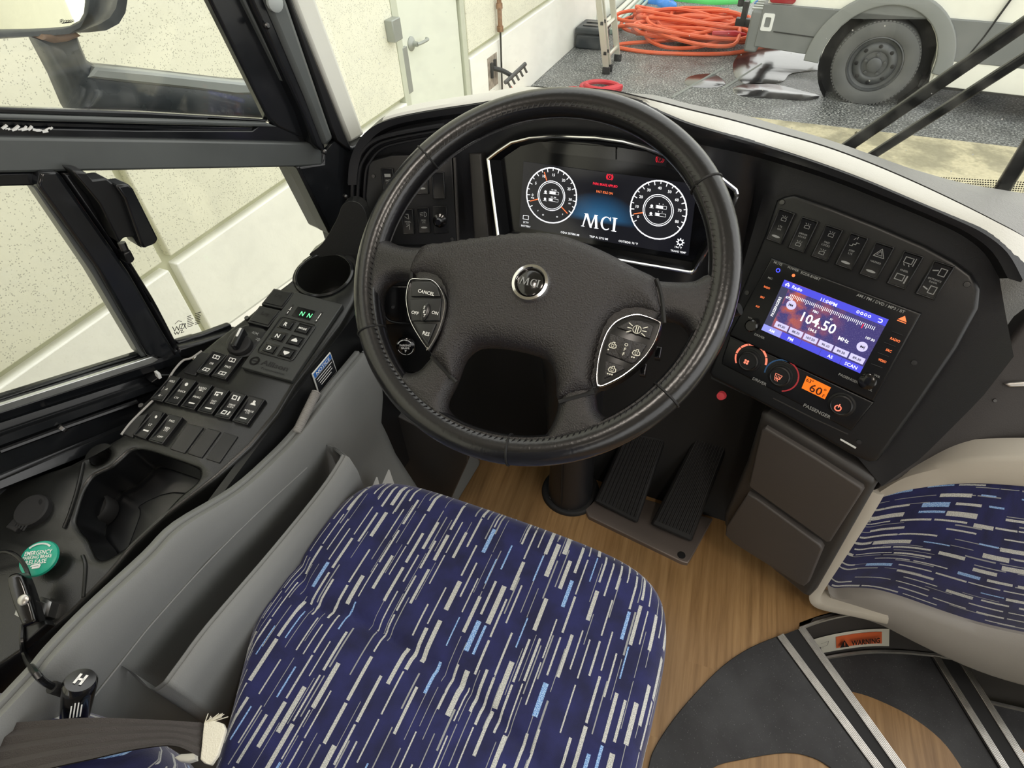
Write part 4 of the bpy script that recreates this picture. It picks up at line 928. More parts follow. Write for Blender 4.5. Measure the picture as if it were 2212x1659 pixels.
whi += [('t', 'PRIM', gl_[0]-.034/W_, gl_[1]-.008/H_, .002), ('t', 'SEC', gl_[0]+.034/W_, gl_[1]-.008/H_, .002)]
s_ = sp_(1297, 480)
def MCI(cx, cy, h, W0, H0):
    """serif capitals M C I as strokes; returns mark items in patch fractions"""
    o = []; f = lambda x, y: (cx+x*h/W0, cy+y*h/H0)
    P = lambda *p: o.append(('p', [f(*q) for q in p]))
    P((-1.30, -.5), (-1.22, -.5), (-.98, .5), (-1.12, .5)); P((-1.12, .5), (-.92, .5), (-.55, -.5), (-.70, -.5)); P((-.70, -.5), (-.60, -.5), (-.30, .5), (-.40, .5)); P((-.40, .5), (-.22, .5), (-.10, -.5), (-.28, -.5))
    for x0, x1, y in ((-1.38, -1.12, -.5), (-.36, -.02, -.5), (-1.2, -.95, .45), (-.42, -.15, .45)): P((x0, y), (x1, y), (x1, y+.05), (x0, y+.05))
    pts = [(.52+.42*math.cos(R(a)), .5*math.sin(R(a))) for a in range(48, 313, 12)]; inn = [(.55+.29*math.cos(R(a)), .43*math.sin(R(a))) for a in range(312, 47, -12)]
    for i in range(len(pts)-1): P(pts[i], pts[i+1], inn[len(inn)-2-i], inn[len(inn)-1-i])
    P((.80, .5), (.85, .5), (.85, .2), (.78, .25)); P((1.06, -.5), (1.24, -.5), (1.24, .5), (1.06, .5))
    for y in (-.5, .45): P((.96, y), (1.34, y), (1.34, y+.05), (.96, y+.05))
    return o
whi += MCI(s_[0], s_[1], .0225, W_, H_)
def add_t(L, st, x, y, h, wf=None, b=.012): q = sp_(x, y); L.append(('t', st, q[0], q[1], h, wf, b))
add_t(whi, 'ODO 207286 MI', 1232, 504, .0034); add_t(whi, 'TRIP A: 2713 MI', 1294, 513, .0034); add_t(whi, 'OUTSIDE: 76 °F', 1358, 523, .0034)
add_t(whi, '27.7V', 1137, 480, .0032); add_t(whi, 'BATTERY', 1137, 488, .003); add_t(whi, '194 °F', 1467, 534, .0032); add_t(whi, 'TRANS TEMP', 1466, 543, .003)
q = sp_(1137, 469); whi += [('r', [(q[0]-.005/W_, q[1]-.0035/H_), (q[0]+.005/W_, q[1]-.0035/H_), (q[0]+.005/W_, q[1]+.003/H_), (q[0]-.005/W_, q[1]+.003/H_)], .0009, 1)]
q = sp_(1472, 523); whi += [('c', q[0], q[1], .0036, .0014)]+[('r', [(q[0]+.0042*math.cos(R(a))/W_, q[1]+.0042*math.sin(R(a))/H_), (q[0]+.006*math.cos(R(a))/W_, q[1]+.006*math.sin(R(a))/H_)], .0016) for a in range(0, 360, 45)]
rd_ = []
add_t(rd_, 'PARK BRAKE APPLIED', 1313, 400, .0038, .042); q = sp_(1324, 383); rd_ += [('c', q[0], q[1], .0038, .0009), ('arc', q[0], q[1], .0055, 130, 230, .0009), ('arc', q[0], q[1], .0055, -50, 50, .0009), ('r', [(q[0], q[1]+.002/H_), (q[0], q[1]-.001/H_)], .001)]
add_t(ora, 'FAST IDLE ON', 1311, 416, .0036, .028)
mat('gauge_face', (34, 35, 42), .3, emit=.3)
for it_ in dim: sq.marks([it_], .0018).obj('gauge_face', 'gauge_face', scr)
sq.marks(whi, .0024).obj('gauge_print', 'glow_white', scr); sq.marks(red, .003).obj('gauge_needles', 'glow_orange', scr); sq.marks(rd_, .0024).obj('brake_warning', 'glow_red', scr); sq.marks(ora, .0024).obj('idle_message', 'glow_orange', scr)
tq = Q.at(CL, CL.uv(CL.hit(1426, 344, -.016)), .02, .02); tq.c = [p-CL.n*.016 for p in tq.c]
tq.marks([('c', .5, .5, .0042, .0011), ('arc', .5, .5, .0062, 130, 230, .0011), ('arc', .5, .5, .0062, -50, 50, .0011), ('t', 'P', .5, .5, .0042)], .001).obj('brake_telltale', 'glow_red', ic)
# smoked telltale windows in the upper part of the cluster
MB().slab(CL, CL.l2([(1168, 306), (1330, 318), (1330, 345), (1188, 330)], -.016), [], [(0, -.015), (0, -.018)]).obj('telltale_window', 'gloss_black', ic)
MB().slab(CL, CL.l2([(1334, 318), (1440, 335), (1440, 360), (1334, 346)], -.016), [], [(0, -.015), (0, -.018)]).obj('telltale_window', 'gloss_black', ic)

# ------------------------------------------------------------------ rocker switches
def rocker(parent, q, items, m_print='print_white', press=0., hgt=.006, frame=True, name='rocker_switch'):
    """frame with a dished cap and its printed symbols"""
    k = .10
    if frame:
        mb = MB(); o = [(0, 0), (1, 0), (1, 1), (0, 1)]; i_ = [(k, k*.45), (1-k, k*.45), (1-k, 1-k*.45), (k, 1-k*.45)]
        lo = lambda L, h: [q.map(a, b, h) for a, b in L]
        mb.loft([lo(o, 0), lo(o, hgt), lo(i_, hgt), lo(i_, 0)], False, False); r_ = mb.obj(name, 'satin_black', parent, bevel=.0008)
    rows = []
    for j in range(9):
        t = j/8; h = hgt*.55+hgt*.75*(2*t-1)**2*.6+press*(t-.5)*hgt; rows.append([q.map(a, .05+.9*t, h) for a in (k, 1-k)])
    mb = MB(); mb.loft(rows, closed=False)
    for e in (0, 1): mb.loft([[r__[e] for r__ in rows], [q.map((k, 1-k)[e], .05+.9*j/8, 0) for j in range(9)]], closed=False)
    if frame: mb.obj('rocker_cap', 'panel_black', r_)
    else: r_ = mb.obj(name, 'panel_black', parent)
    mk_ = MB()
    for it in items:
        t = it[-1] if isinstance(it[-1], float) and it[0] == 'X' else None
    if items:
        mm = q.marks(items, 0.)
        # drape print on the dished cap
        vv = []
        for v in mm.v:
            d = v-q.c[3]; uy = q.c[0]-q.c[3]; t = max(0, min(1, d.dot(uy)/uy.dot(uy))); t = (t-.05)/.9
            h = hgt*.55+hgt*.75*(2*t-1)**2*.6+press*(t-.5)*hgt; vv.append(v+q.pl.n*(h+.0004))
        mm.v = vv; mm.obj('symbol', m_print, r_)
    return r_
def barp(y, w=.34): return ('r', [(.5-w/2, y), (.5+w/2, y)], .0022)
def ell(y): return ('p', [(.5+.26*math.cos(R(a)), y+.035*math.sin(R(a))) for a in range(0, 360, 30)])
def lamp_ic(x, y, s=.0035, W=.022, H=.048):
    return [('r', [(x-.16, y-.05), (x+.12, y-.05), (x+.12, y+.035), (x-.02, y+.04)], .0007), ('r', [(x-.02, y+.04), (x-.16, y+.02), (x-.16, y-.05)], .0007), ('r', [(x-.1, y+.07), (x-.16, y+.1)], .0007), ('r', [(x, y+.07), (x, y+.11)], .0007), ('r', [(x+.08, y+.07), (x+.14, y+.1)], .0007)]
def two(a, y, h=.0026): return [('t', l, .5, y-i*.085, h) for i, l in enumerate(a)]

# left dash switch panel
sp = empty_thing('switch_panel', 'black dashboard switch panel left of the steering wheel rim', 'switch panel', LPn.hit(890, 525))
MB().slab(LPn, LPn.l2([(800, 345), (850, 332), (980, 330), (992, 526), (860, 528), (806, 500), (792, 420)]), [], rnd(.004, .014, .012)).obj('plate', 'panel_black', sp)
MB().slab(LPn, LPn.l2([(982, 338), (987, 338), (995, 524), (990, 524)]), [], rnd(.001, .018, .012)).obj('edge_bead', 'storage_rim', sp)
LPs = PL(LPn.w(0, 0, .014), LPn.n, LPn.u)
def rk_c(parent, pl, x, y, items, w=.0215, h=.044, **k): return rocker(parent, Q.at(pl, pl.uv(pl.hit(x, y)), w, h), items, **k)
fog = [('arc', .6, .74, .0042, -90, 90, .0008), ('r', [(.6, .65), (.6, .83)], .0008)]+[('r', [(.25, .67+.06*i), (.5, .69+.06*i)], .0007) for i in range(3)]+two(('FOG', 'LTS'), .5)+[ell(.22)]
rk_c(sp, LPs, 916, 475, fog, m_print='print_grey')
rk_c(sp, LPs, 882, 478, [('r', [(.6, .6), (.6, .8), (.4, .8)], .001), ('r', [(.3, .7), (.5, .62)], .001)]+two(('PANEL', 'LTS'), .5)+[('r', [(.6, .2), (.6, .38), (.35, .3)], .001)], m_print='print_grey')
rk_c(sp, LPs, 840, 392, [('p', [(.25, .68), (.75, .68), (.75, .8), (.25, .8)]), ('t', 'INST', .5, .55, .003), ('t', 'LTS', .5, .44, .003), ('d', .5, .25, .0016)], m_print='print_grey')
rk_c(sp, LPs, 876, 392, two(('ID', 'LTS'), .6), m_print='print_grey'); rk_c(sp, LPs, 912, 390, two(('HTR', 'MIR'), .6)+[ell(.22)], m_print='print_grey'); rk_c(sp, LPs, 948, 400, [], m_print='print_grey')
MB().lathe(LPs, LPs.uv(LPs.hit(951, 475)), [(.013, 0), (.012, .008), (.0075, .010), (.007, .02), (.005, .022), (0, .022)], 20).obj('dimmer_knob', 'gloss_black', sp)
MB().slab(LPs, LPs.l2([(935, 445), (965, 444), (969, 503), (938, 505)]), [], rnd(.001, .003, .003)).obj('knob_plate', 'satin_black', sp)
for x, y in ((807, 380), (977, 516)): MB().lathe(LPs, LPs.uv(LPs.hit(x, y)), [(.0035, 0), (.003, .002), (0, .002)], 10).obj('screw', 'screw_metal', sp)
# lower-left dash: key switch plate and parking brake knob seen through the wheel
kp = PL(LPn.w(-.02, -.2, .0), LPn.n, LPn.u)
lo_ = empty_thing('key_switch', 'glossy black lower dash plate with key switch left of the column', 'switch', LPn.hit(860, 800))
MB().slab(LPn, LPn.l2([(815, 600), (925, 600), (940, 800), (838, 800)]), [], rnd(.004, .010, .03)).obj('plate', 'satin_black', lo_)
MB().slab(LPn, LPn.l2([(828, 612), (900, 612), (905, 690), (838, 695)]), [], rnd(.003, .018, .01)).obj('key_plate', 'gloss_black', lo_)
MB().lathe(LPn, LPn.uv(LPn.hit(849, 663, .018)), [(.003, .018), (.003, .021), (0, .0215)], 10).obj('key_pin', 'steel', lo_)
MB().tube(spl([LPn.hit(830, 682, .02), LPn.hit(842, 694, .02), LPn.hit(870, 699, .02), LPn.hit(900, 698, .02)], 4, False), .002, 6).obj('chrome_edge', 'satin_black', lo_)
pb = empty_thing('parking_brake_knob', 'black round knob with PARKING BRAKE lettering left of the column', 'knob', LPn.hit(878, 772))
pc = LPn.uv(LPn.hit(877, 748, .03))
MB().lathe(LPn, pc, [(.008, .008), (.008, .022), (.0175, .024), (.019, .028), (.0185, .033), (.016, .035), (0, .0352)], 28).obj('knob', 'gloss_black', pb)
pq = Q.at(LPn, pc, .036, .036)
pq.marks([('t', 'PARKING', .5, .62, .0042, .021), ('t', 'BRAKE', .5, .46, .0042, .016), ('t', 'P', .5, .28, .0052)]+[('arc', .5, .5, .0155, a, a+22, .0018) for a in range(40, 140, 30)]+[('arc', .5, .5, .0155, a, a+70, .0008) for a in (200, 280)], .0357).obj('lettering', 'print_white', pb)

# ------------------------------------------------------------------ centre stack
cs = empty_thing('centre_stack', 'black centre stack panel with a row of seven rocker switches', 'control panel', RD.hit(1760, 960))
po = RD.l2([(1683, 432), (1700, 424), (1722, 420), (1800, 446), (1900, 485), (2000, 528), (2062, 562), (2100, 590), (2118, 622), (2114, 664), (2070, 748), (1990, 866), (1918, 966), (1898, 990), (1880, 992), (1840, 975), (1700, 893), (1545, 812), (1538, 800), (1550, 770), (1610, 620), (1660, 500)])
MB().slab(RD, po, [], rnd(.006, .016, .03)).obj('plate', 'panel_black', cs)
RDs = PL(RD.w(0, 0, .016), RD.n, RD.u)
ic7 = [lamp_ic(.55, .74)+two(('LTS', 'ON'), .5)+[ell(.18)], lamp_ic(.55, .76)+two(('DRIVER', 'LOCKS'), .52)+lamp_ic(.5, .2), lamp_ic(.55, .76)+two(('PASS', 'LOCKS'), .52)+lamp_ic(.5, .2),
       [('r', [(.25, .66), (.4, .66), (.4, .72), (.55, .72), (.55, .78), (.7, .78)], .0009), ('r', [(.35, .84), (.42, .9)], .0008), ('r', [(.5, .88), (.52, .95)], .0008)]+two(('STEP', 'LTS'), .52)+[ell(.16)],
       [('r', [(.22, .62), (.78, .62), (.5, .86)], .0009, 1), ('r', [(.36, .67), (.64, .67), (.5, .79)], .0007, 1), ('t', 'HAZARD', .5, .46, .0024), ell(.18)],
       [('r', [(.25, .7), (.65, .7), (.65, .86), (.25, .86)], .001, 1), ('r', [(.3, .66), (.36, .62)], .001), ('r', [(.55, .66), (.6, .62)], .001), ('r', [(.75, .66), (.75, .88)], .001), ('t', 'KNEEL', .5, .48, .0024), ('r', [(.25, .2), (.65, .2), (.65, .36), (.25, .36)], .001, 1), ('r', [(.78, .16), (.78, .36)], .0018)],
       [('r', [(.2, .74), (.42, .78)], .0016), ('r', [(.5, .66), (.8, .66), (.8, .86), (.5, .86)], .001, 1), ('t', 'ENTRANCE', .5, .52, .0022), ('t', 'DOOR', .5, .44, .0022), ('r', [(.2, .26), (.42, .22)], .0016), ('r', [(.5, .14), (.8, .14), (.8, .34), (.5, .34)], .001, 1)]]
for (x, y), it in zip(((1687, 489), (1736, 507), (1787, 525), (1840, 543), (1894, 563), (1955, 583), (2019, 605)), ic7):
    rk_c(cs, RDs, x, y, it, .0245, .0475, m_print='print_dim', press=.5)
for x, y in ((1690, 437), (1614, 632), (2089, 614), (1975, 783), (1856, 954)): MB().lathe(RDs, RDs.uv(RDs.hit(x, y)), [(.0042, 0), (.0036, .0022), (0, .0024)], 10).obj('screw', 'screw_metal', cs)
MB().slab(RDs, RDs.l2([(1815, 950), (1816, 947), (1850, 966), (1848, 969)]), [], [(0, .0012), (0, 0)]).obj('chipped_edge', 'decal_white', cs)
# thin shiny ledge below the climate panel
MB().tube([RDs.hit(1670, 860), RDs.hit(1760, 905), RDs.hit(1832, 938)], .0012, 6).obj('ledge', 'storage_rim', cs)

# ------------------------------------------------------------------ radio
rad = empty_thing('radio', 'touchscreen radio showing 104.50 in the centre stack', 'radio', RDs.hit(1730, 800))
fp = RDs.l2([(1668, 556), (1992, 676), (1888, 866), (1576, 722)])
MB().slab(RDs, fp, [], rnd(.003, .006, .006)).obj('faceplate', 'satin_black', rad)
RDr = PL(RDs.w(0, 0, .006), RD.n, RD.u)
rq = Q.px(RDr, [(1695, 604), (1920, 690), (1858, 806), (1645, 712)])
rsc = mk('screen', [rq.map(a, b, h) for h in (.001, -.002) for a, b in ((0, 0), (1, 0), (1, 1), (0, 1))], [(0, 1, 2, 3), (0, 4, 5, 1), (1, 5, 6, 2), (2, 6, 7, 3), (3, 7, 4, 0)], 'radio_display', rad, uvs=[(0, 0), (1.8, 0), (1.8, 1), (0, 1)]*2)
def rr(a0, a1, b0, b1): return ('p', [(a0, b0), (a1, b0), (a1, b1), (a0, b1)])
for it_ in [rr(0, 1, .88, 1.), rr(.2, .4, 0, .125), rr(.403, .6, 0, .125), rr(.603, .8, 0, .125), rr(.803, 1, 0, .125)]: rq.marks([it_], .0014).obj('menu_bar', 'radio_bar', rsc)
rq.marks([rr(0, .197, 0, .125)], .0014).obj('menu_tab', 'radio_tab', rsc)
rq.marks([rr(0, .075, .125, .88)], .0014).obj('side_bar', 'radio_side', rsc)
keys = [rr(.10+.15*k, .235+.15*k, .155, .265) for k in range(6)]+[('d', .165, .63, .0072), ('d', .91, .43, .0072)]
for it_ in keys: rq.marks([it_], .0016).obj('touch_key', 'radio_key', rsc)
tx = [('t', '104.50', .47, .52, .0145, .050, .012), ('t', '104.5', .45, .36, .0042), ('t', 'MHz', .74, .42, .0055), ('t', '11:04PM', .47, .915, .005), ('t', 'Radio', .15, .94, .0048), ('t', 'FM1', .40, .68, .0036), ('t', 'ST', .56, .66, .0026), ('t', '87.50', .12, .73, .0034), ('t', '107.90', .94, .60, .0034), ('t', 'AM', .1, .062, .0042), ('t', 'FM', .3, .062, .0048), ('t', 'AS', .7, .062, .0046), ('t', 'SCAN', .9, .062, .0048)]
tks = [('r', [(.12+.0165*k, .79-(.03 if k % 5 else .055)), (.12+.0165*k, .81)], .00075) for k in range(50)]
tx += [('arc', .945, .935, .0022, -90, 90, .001), ('r', [(.945, .96), (.925, .96)], .001), ('r', [(.945, .91), (.93, .91)], .001), ('r', [(.03, .93), (.05, .97), (.07, .93)], .0012), ('r', [(.037, .905), (.037, .93), (.063, .93), (.063, .905)], .001)]
tx += [('c', .74+.035*k, .94, .0016, .0007) for k in range(4)]
for it_ in tx:
    if it_[0] == 't': rq.marks([it_], .002).obj('screen_text', 'glow_white', rsc)
rq.marks([i for i in tx if i[0] != 't'], .002).obj('screen_icons', 'glow_white', rsc, kind='stuff')
rq.marks(tks, .002).obj('tuner_scale', 'glow_white', rsc, kind='stuff')
vt_ = [('t', l, .168+.15*k, .21, .0036) for k, l in enumerate(('89.30', '88.70', '107.50', '96.10', '89.30', '89.30'))]
vt_ += [('p', [(.148, .63), (.165, .605), (.165, .655)]), ('p', [(.165, .63), (.182, .605), (.182, .655)]), ('r', [(.145, .605), (.145, .655)], .0008), ('p', [(.895, .405), (.895, .455), (.912, .43)]), ('p', [(.912, .405), (.912, .455), (.928, .43)]), ('r', [(.931, .405), (.931, .455)], .0008)]
rq.marks(vt_, .0022).obj('key_text', 'print_black', rsc)
rq.marks([('r', [(.83, .72), (.83, .79)], .0012)], .0024).obj('tuner_needle', 'glow_red', rsc)
vq = Q(RDr, [rq.map(0, .125), rq.map(0, .88), rq.map(.075, .88), rq.map(.075, .125)])   # turned a quarter for the side text
vq.marks([('t', 'PASSENGERS', .5, .5, .0040)], .002).obj('side_text', 'glow_white', rsc)
def tpx(L, st, x, y, h, wf=None, pl=RDr):
    L.append((st, x, y, h, wf))
def put(parent, name, m, items, pl, h=.0006):
    for st, x, y, ch, wf in items:
        q = Q.at(pl, pl.uv(pl.hit(x, y)), .02, .02); q.marks([('t', st, .5, .5, ch, wf)], h).obj(name, m, parent)
put(rad, 'printed_word', 'print_grey', [('MUTE', 1681, 569, .0036, None), ('POWER', 1714, 581, .0034, None), ('ECDR-B10BT', 1751, 596, .0036, None), ('MIC', 1664, 601, .003, None), ('AM / FM / DVD / MP3 / BT', 1902, 655, .0040, None), ('VOL', 1621, 687, .0028, None), ('DRIVER', 1641, 726, .0036, None), ('PASSENGER', 1833, 817, .0038, None), ('VOL', 1895, 812, .003, None), ('VOL', 1878, 841, .003, None)], RDr)
put(rad, 'lit_word', 'glow_orange', [('RADIO', 1657, 621, .0030, .0095), ('SRC', 1647, 642, .0030, .0065), ('AUX', 1637, 662, .0030, .0062), ('RADIO', 1934, 734, .0034, .0125), ('SRC', 1920, 757, .0034, .0075), ('VIDEO', 1906, 779, .0034, .0105)], RDr)
def lathe_at(pl, x, y, prof, name, m, parent, n=24): return MB().lathe(pl, pl.uv(pl.hit(x, y)), prof, n).obj(name, m, parent)
q = Q.at(RDr, RDr.uv(RDr.hit(1681, 584)), .012, .012); q.marks([('c', .5, .5, .0026, .0012)]).obj('mute_light', 'glow_blue', rad)
lathe_at(RDr, 1714, 595, [(.0024, 0), (.002, .001), (0, .0012)], 'power_light', 'glow_orange', rad, 12)
q = Q.at(RDr, RDr.uv(RDr.hit(1951, 689)), .02, .016); q.marks([('p', [(.22, .35), (.78, .35), (.5, .8)]), ('r', [(.24, .24), (.76, .24)], .0012)]).obj('eject_mark', 'glow_orange', rad)
lathe_at(RDr, 1626, 702, [(.0105, 0), (.010, .008), (.008, .010), (0, .010)], 'volume_knob', 'gloss_black', rad)
lathe_at(RDr, 1874, 823, [(.0125, 0), (.012, .004), (.010, .005), (0, .005)], 'volume_knob', 'gloss_black', rad)
for x, y in ((1938, 722), (1922, 746), (1908, 768), (1894, 792)): MB().tube([RDr.hit(x-12, y-6), RDr.hit(x+12, y+3)], .0007, 5).obj('key_line', 'satin_black', rad)

# ------------------------------------------------------------------ climate control
cc = empty_thing('climate_control', 'climate control strip with two ringed dials and an orange 60 degree display', 'control panel', RDs.hit(1700, 890))
MB().slab(RDs, RDs.l2([(1578, 724), (1890, 868), (1840, 930), (1560, 786), (1562, 770)]), [], rnd(.003, .004, .004)).obj('faceplate', 'satin_black', cc)
RDc = PL(RDs.w(0, 0, .004), RD.n, RD.u)
def dial(x, y, r): return lathe_at(RDc, x, y, [(r*1.18, 0), (r*1.16, .001), (r, .0015), (r*.97, .006), (r*.85, .0068), (r*.8, .006), (0, .006)], 'dial', 'panel_black', cc, 32)
d1, d2, d3 = dial(1618, 779, .0165), dial(1686, 812, .0165), dial(1818, 874, .0165)
def dq(x, y): return Q.at(RDc, RDc.uv(RDc.hit(x, y)), .04, .04)
q = dq(1622, 776); q.marks([('arc', .5, .5, .0245, a+2, a+24, .0032 if a < 175 else .0026) for a in (5, 35, 65, 95, 125, 155, 185)]+[('arc', .5, .5, .0245, 213, 220, .0022)], .0008).obj('fan_ring', 'glow_salmon', cc)
q = dq(1615, 780); q.marks([('d', .5+.0028*math.cos(R(a))/q.W, .5+.0028*math.sin(R(a))/q.H, .0019) for a in (45, 135, 225, 315)], .0066).obj('fan_symbol', 'glow_salmon', d1)
q = dq(1688, 811); q.marks([('arc', .5, .5, .0255, a, b, .0022) for a, b in ((95, 150), (153, 195))], .0008).obj('cold_ring', 'ring_blue', cc)
q.marks([('arc', .5, .5, .0255, a, b, .0022) for a, b in ((18, 82), (-62, 14))], .0008).obj('warm_ring', 'ring_red', cc)
q = dq(1683, 812); q.marks([('r', [(.37, .60), (.63, .60), (.60, .42), (.40, .42)], .0008, 1)]+[('r', [(.44+.06*k, .32), (.42+.06*k, .38), (.46+.06*k, .46), (.44+.06*k, .54)], .0008) for k in range(3)], .0066).obj('defrost_symbol', 'glow_salmon', d2)
q = dq(1812, 879); q.marks([('arc', .5, .5, .0042, 115, 425, .0016), ('r', [(.5, .54), (.5, .66)], .0016)], .0066).obj('power_symbol', 'glow_salmon', d3)
lq = Q.px(RDc, [(1743, 812), (1795, 837), (1782, 862), (1732, 838)])
lcd = lq.box(0, 1, 0, 1, 0, .0014).obj('display', 'lcd_orange', cc)
lq.marks([('t', '63°', .19, .78, .0060, .0105, .012), ('t', '60', .54, .38, .0125, .0185, .012), ('c', .86, .66, .0014, .0007), ('t', 'F', .90, .2, .0052)], .002).obj('digits', 'lcd_ink', lcd)
put(cc, 'printed_word', 'print_grey', [('DRIVER', 1641, 824, .0050, None), ('PASSENGER', 1765, 888, .0056, None)], RDc)
# red indicator lamp under the dash edge
MB().lathe(RD, RD.uv(RD.hit(1551, 860)), [(.008, -.02), (.007, -.012), (0, -.010)], 16).obj('red_indicator', 'ring_red', label='dim red indicator lamp under the dash edge', cat='indicator')

# ------------------------------------------------------------------ storage doors below the stack
sb = empty_thing('storage_unit', 'dark brown storage unit with two flap doors under the centre stack', 'cabinet', SB.hit(1700, 1280))
MB().slab(SB, SB.l2([(1640, 898), (1654, 897), (1760, 960), (1885, 1038), (1890, 1050), (1760, 1280), (1748, 1292), (1735, 1288), (1580, 1160), (1562, 1135), (1562, 1110), (1610, 1000)]), [], rnd(.012, .0, .30)).obj('body', 'storage_rim', sb)
MB().slab(SB, SB.l2([(1658, 918), (1766, 982), (1866, 1046), (1868, 1054), (1798, 1163), (1790, 1164), (1626, 1047), (1622, 1040), (1650, 922)]), [], rnd(.004, .010, .014)).obj('door', 'storage_brown', sb)
MB().slab(SB, SB.l2([(1620, 1060), (1640, 1069), (1776, 1168), (1782, 1178), (1752, 1250), (1742, 1258), (1728, 1252), (1590, 1166), (1572, 1148), (1574, 1130)]), [], rnd(.004, .012, .016)).obj('door', 'storage_brown', sb)

# side cheek of the dash on the entrance side with a bright trim strip
CK = AZ((.42, .82, .55), -8, 30)
ck = empty_thing('side_cheek', 'dark brown side panel between dashboard and grey barrier', 'panel', CK.hit(2100, 960))
MB().slab(CK, CK.l2([(2330, 600), (2212, 690), (2130, 800), (2020, 915), (1888, 1062), (1960, 1030), (2100, 980), (2330, 960)]), [], rnd(.01, .0, .05)).obj('panel', 'dark_brown_panel', ck)
MB().slab(CK, CK.l2([(2166, 828), (2178, 824), (2330, 815), (2330, 830), (2180, 836)]), [], rnd(.003, .006, .008)).obj('trim_strip', 'brushed_aluminium', ck)
MB().lathe(CK, CK.uv(CK.hit(2149, 865)), [(.003, 0), (.0025, .002), (0, .002)], 8).obj('screw', 'screw_metal', ck)
# ================================================================== side console
con = empty_thing('side_console', 'black side console with switches, cup holder and tray under the window', 'console', (-.66, .3, .1))
cup = CP.uv(CP.hit(700, 593)); CR = .046
outl = CP.l2([(715, 530), (680, 540), (652, 560), (640, 580), (629, 605), (590, 634), (535, 681), (466, 732), (409, 779), (356, 828), (304, 873), (260, 942), (205, 975), (150, 1003), (0, 1051), (-160, 1110), (-330, 1200), (-330, 1640), (-160, 1560), (0, 1440), (60, 1400), (150, 1330), (235, 1245), (290, 1180), (354, 1120), (434, 1059), (470, 1030), (542, 963), (600, 890), (636, 830), (690, 760), (735, 700), (763, 652), (780, 610), (778, 570), (752, 538)])
tray = [tuple(p) for p in spl(CP.l2([(299, 969), (280, 974), (262, 990), (241, 1008), (220, 1018), (200, 1029), (184, 1050), (174, 1075), (166, 1102), (161, 1125), (170, 1146), (186, 1165), (196, 1188), (206, 1205), (222, 1208), (245, 1198), (275, 1176), (310, 1143), (347, 1112), (385, 1072), (415, 1048), (429, 1030), (428, 1013), (410, 1003), (362, 986), (325, 974)]), 3)]
hole = circ(*CP.uv(CP.hit(214, 985)), .013, 20)
cupl = circ(cup[0], cup[1], CR, 40)
MB().slab(CP, outl, [tray, cupl, hole], rnd(.006, 0, .006, 3)+[(0, -.16)], True, False).obj('body', 'console_black', con, smooth=50)
# tray well
tw = MB(); t0 = ccw(tray, False); lp0 = lambda d, h: [CP.w(*p, h) for p in inset(t0, d)]
tw.loft([lp0(.0, -.004), lp0(-.001, -.02), lp0(-.003, -.055), lp0(.004, -.062)], False, True); tw.obj('tray', 'satin_black', con)
tb_ = CP.l2([(212, 1190), (250, 1085), (252, 1060), (330, 1030), (420, 1052), (350, 1100), (250, 1200)])
MB().slab(CP, [tuple(p) for p in spl(tb_, 3)], [], rnd(.004, -.05, .012)).obj('tray_step', 'satin_black', con)
# cup holder
mb = MB(); mb.lathe(CP, cup, [(CR, -.002), (CR+.0025, .001), (CR+.001, .003), (CR-.002, .002), (CR-.003, -.004), (CR-.005, -.06), (CR-.010, -.068), (0, -.068)], 48, caps=False); mb.obj('cup_holder', 'console_black', con)
mb = MB(); mb.lathe(CP, cup, [(CR+.003, -.001), (CR+.003, .002), (CR, .0035), (CR-.0015, .0015), (CR-.0015, -.002)], 48, caps=False); mb.obj('cup_ring', 'frame_black', con)
MB().lathe(CP, CP.uv(CP.hit(214, 985)), [(.013, -.002), (.012, -.03), (0, -.03)], 20, caps=False).obj('cable_hole', 'seam_dark', con)
# horn of the console rising to the pillar
HNp = AZ((-.60, .648, .66), 24, 12)
hn = [HNp.hit(*p) for p in spl([V(q) for q in ((742, 440), (730, 468), (716, 495), (702, 518), (687, 535), (668, 550), (690, 556), (720, 552), (750, 558), (785, 580), (795, 520), (790, 460), (770, 436))], 3)]
MB().prism(hn, HNp.n*-.03).obj('front_horn', 'console_black', con, bevel=.004)
MB().tube(spl([CP.hit(180, 1000, .001), CP.hit(166, 1060, .002), CP.hit(150, 1110, .002), CP.hit(138, 1140, .002)], 5, False), .0022, 8).obj('moulded_ridge', 'console_black', con)
MB().tube(spl([CP.hit(178, 1200, .001), CP.hit(184, 1225, .001), CP.hit(180, 1290, .0)], 5, False), .0022, 8).obj('moulded_ridge', 'console_black', con)
# blanking plates and square covers
def plate(p4, h=.0025, m='panel_black', nm='blanking_plate', par=con): return Q.px(CP, p4).box(.03, .97, .02, .98, -.002, h).obj(nm, m, par, bevel=.0008)
for p4 in ([(434, 760), (457, 765), (423, 814), (396, 807)], [(300, 900), (322, 893), (288, 948), (264, 939)], [(406, 915), (443, 924), (400, 982), (367, 972)], [(448, 925), (480, 933), (437, 992), (405, 982)], [(486, 934), (517, 943), (475, 1003), (444, 993)]): plate(p4)
for p4 in ([(595, 629), (638, 638), (613, 673), (568, 663)], [(565, 666), (612, 677), (583, 713), (538, 702)]):
    q = Q.px(CP, p4); o = q.box(0, 1, 0, 1, 0, .007).obj('square_cover', 'panel_black', con, bevel=.001)
    q.box(.07, .93, .1, .93, .007, .0082).obj('cover_face', 'satin_black', o, bevel=.0006)
    q.marks([('r', [(.35, .68), (.35, .55), (.45, .55)], .002), ('r', [(.5, .62), (.62, .62), (.62, .5)], .003)], .0086).obj('cover_symbol', 'print_black', o)
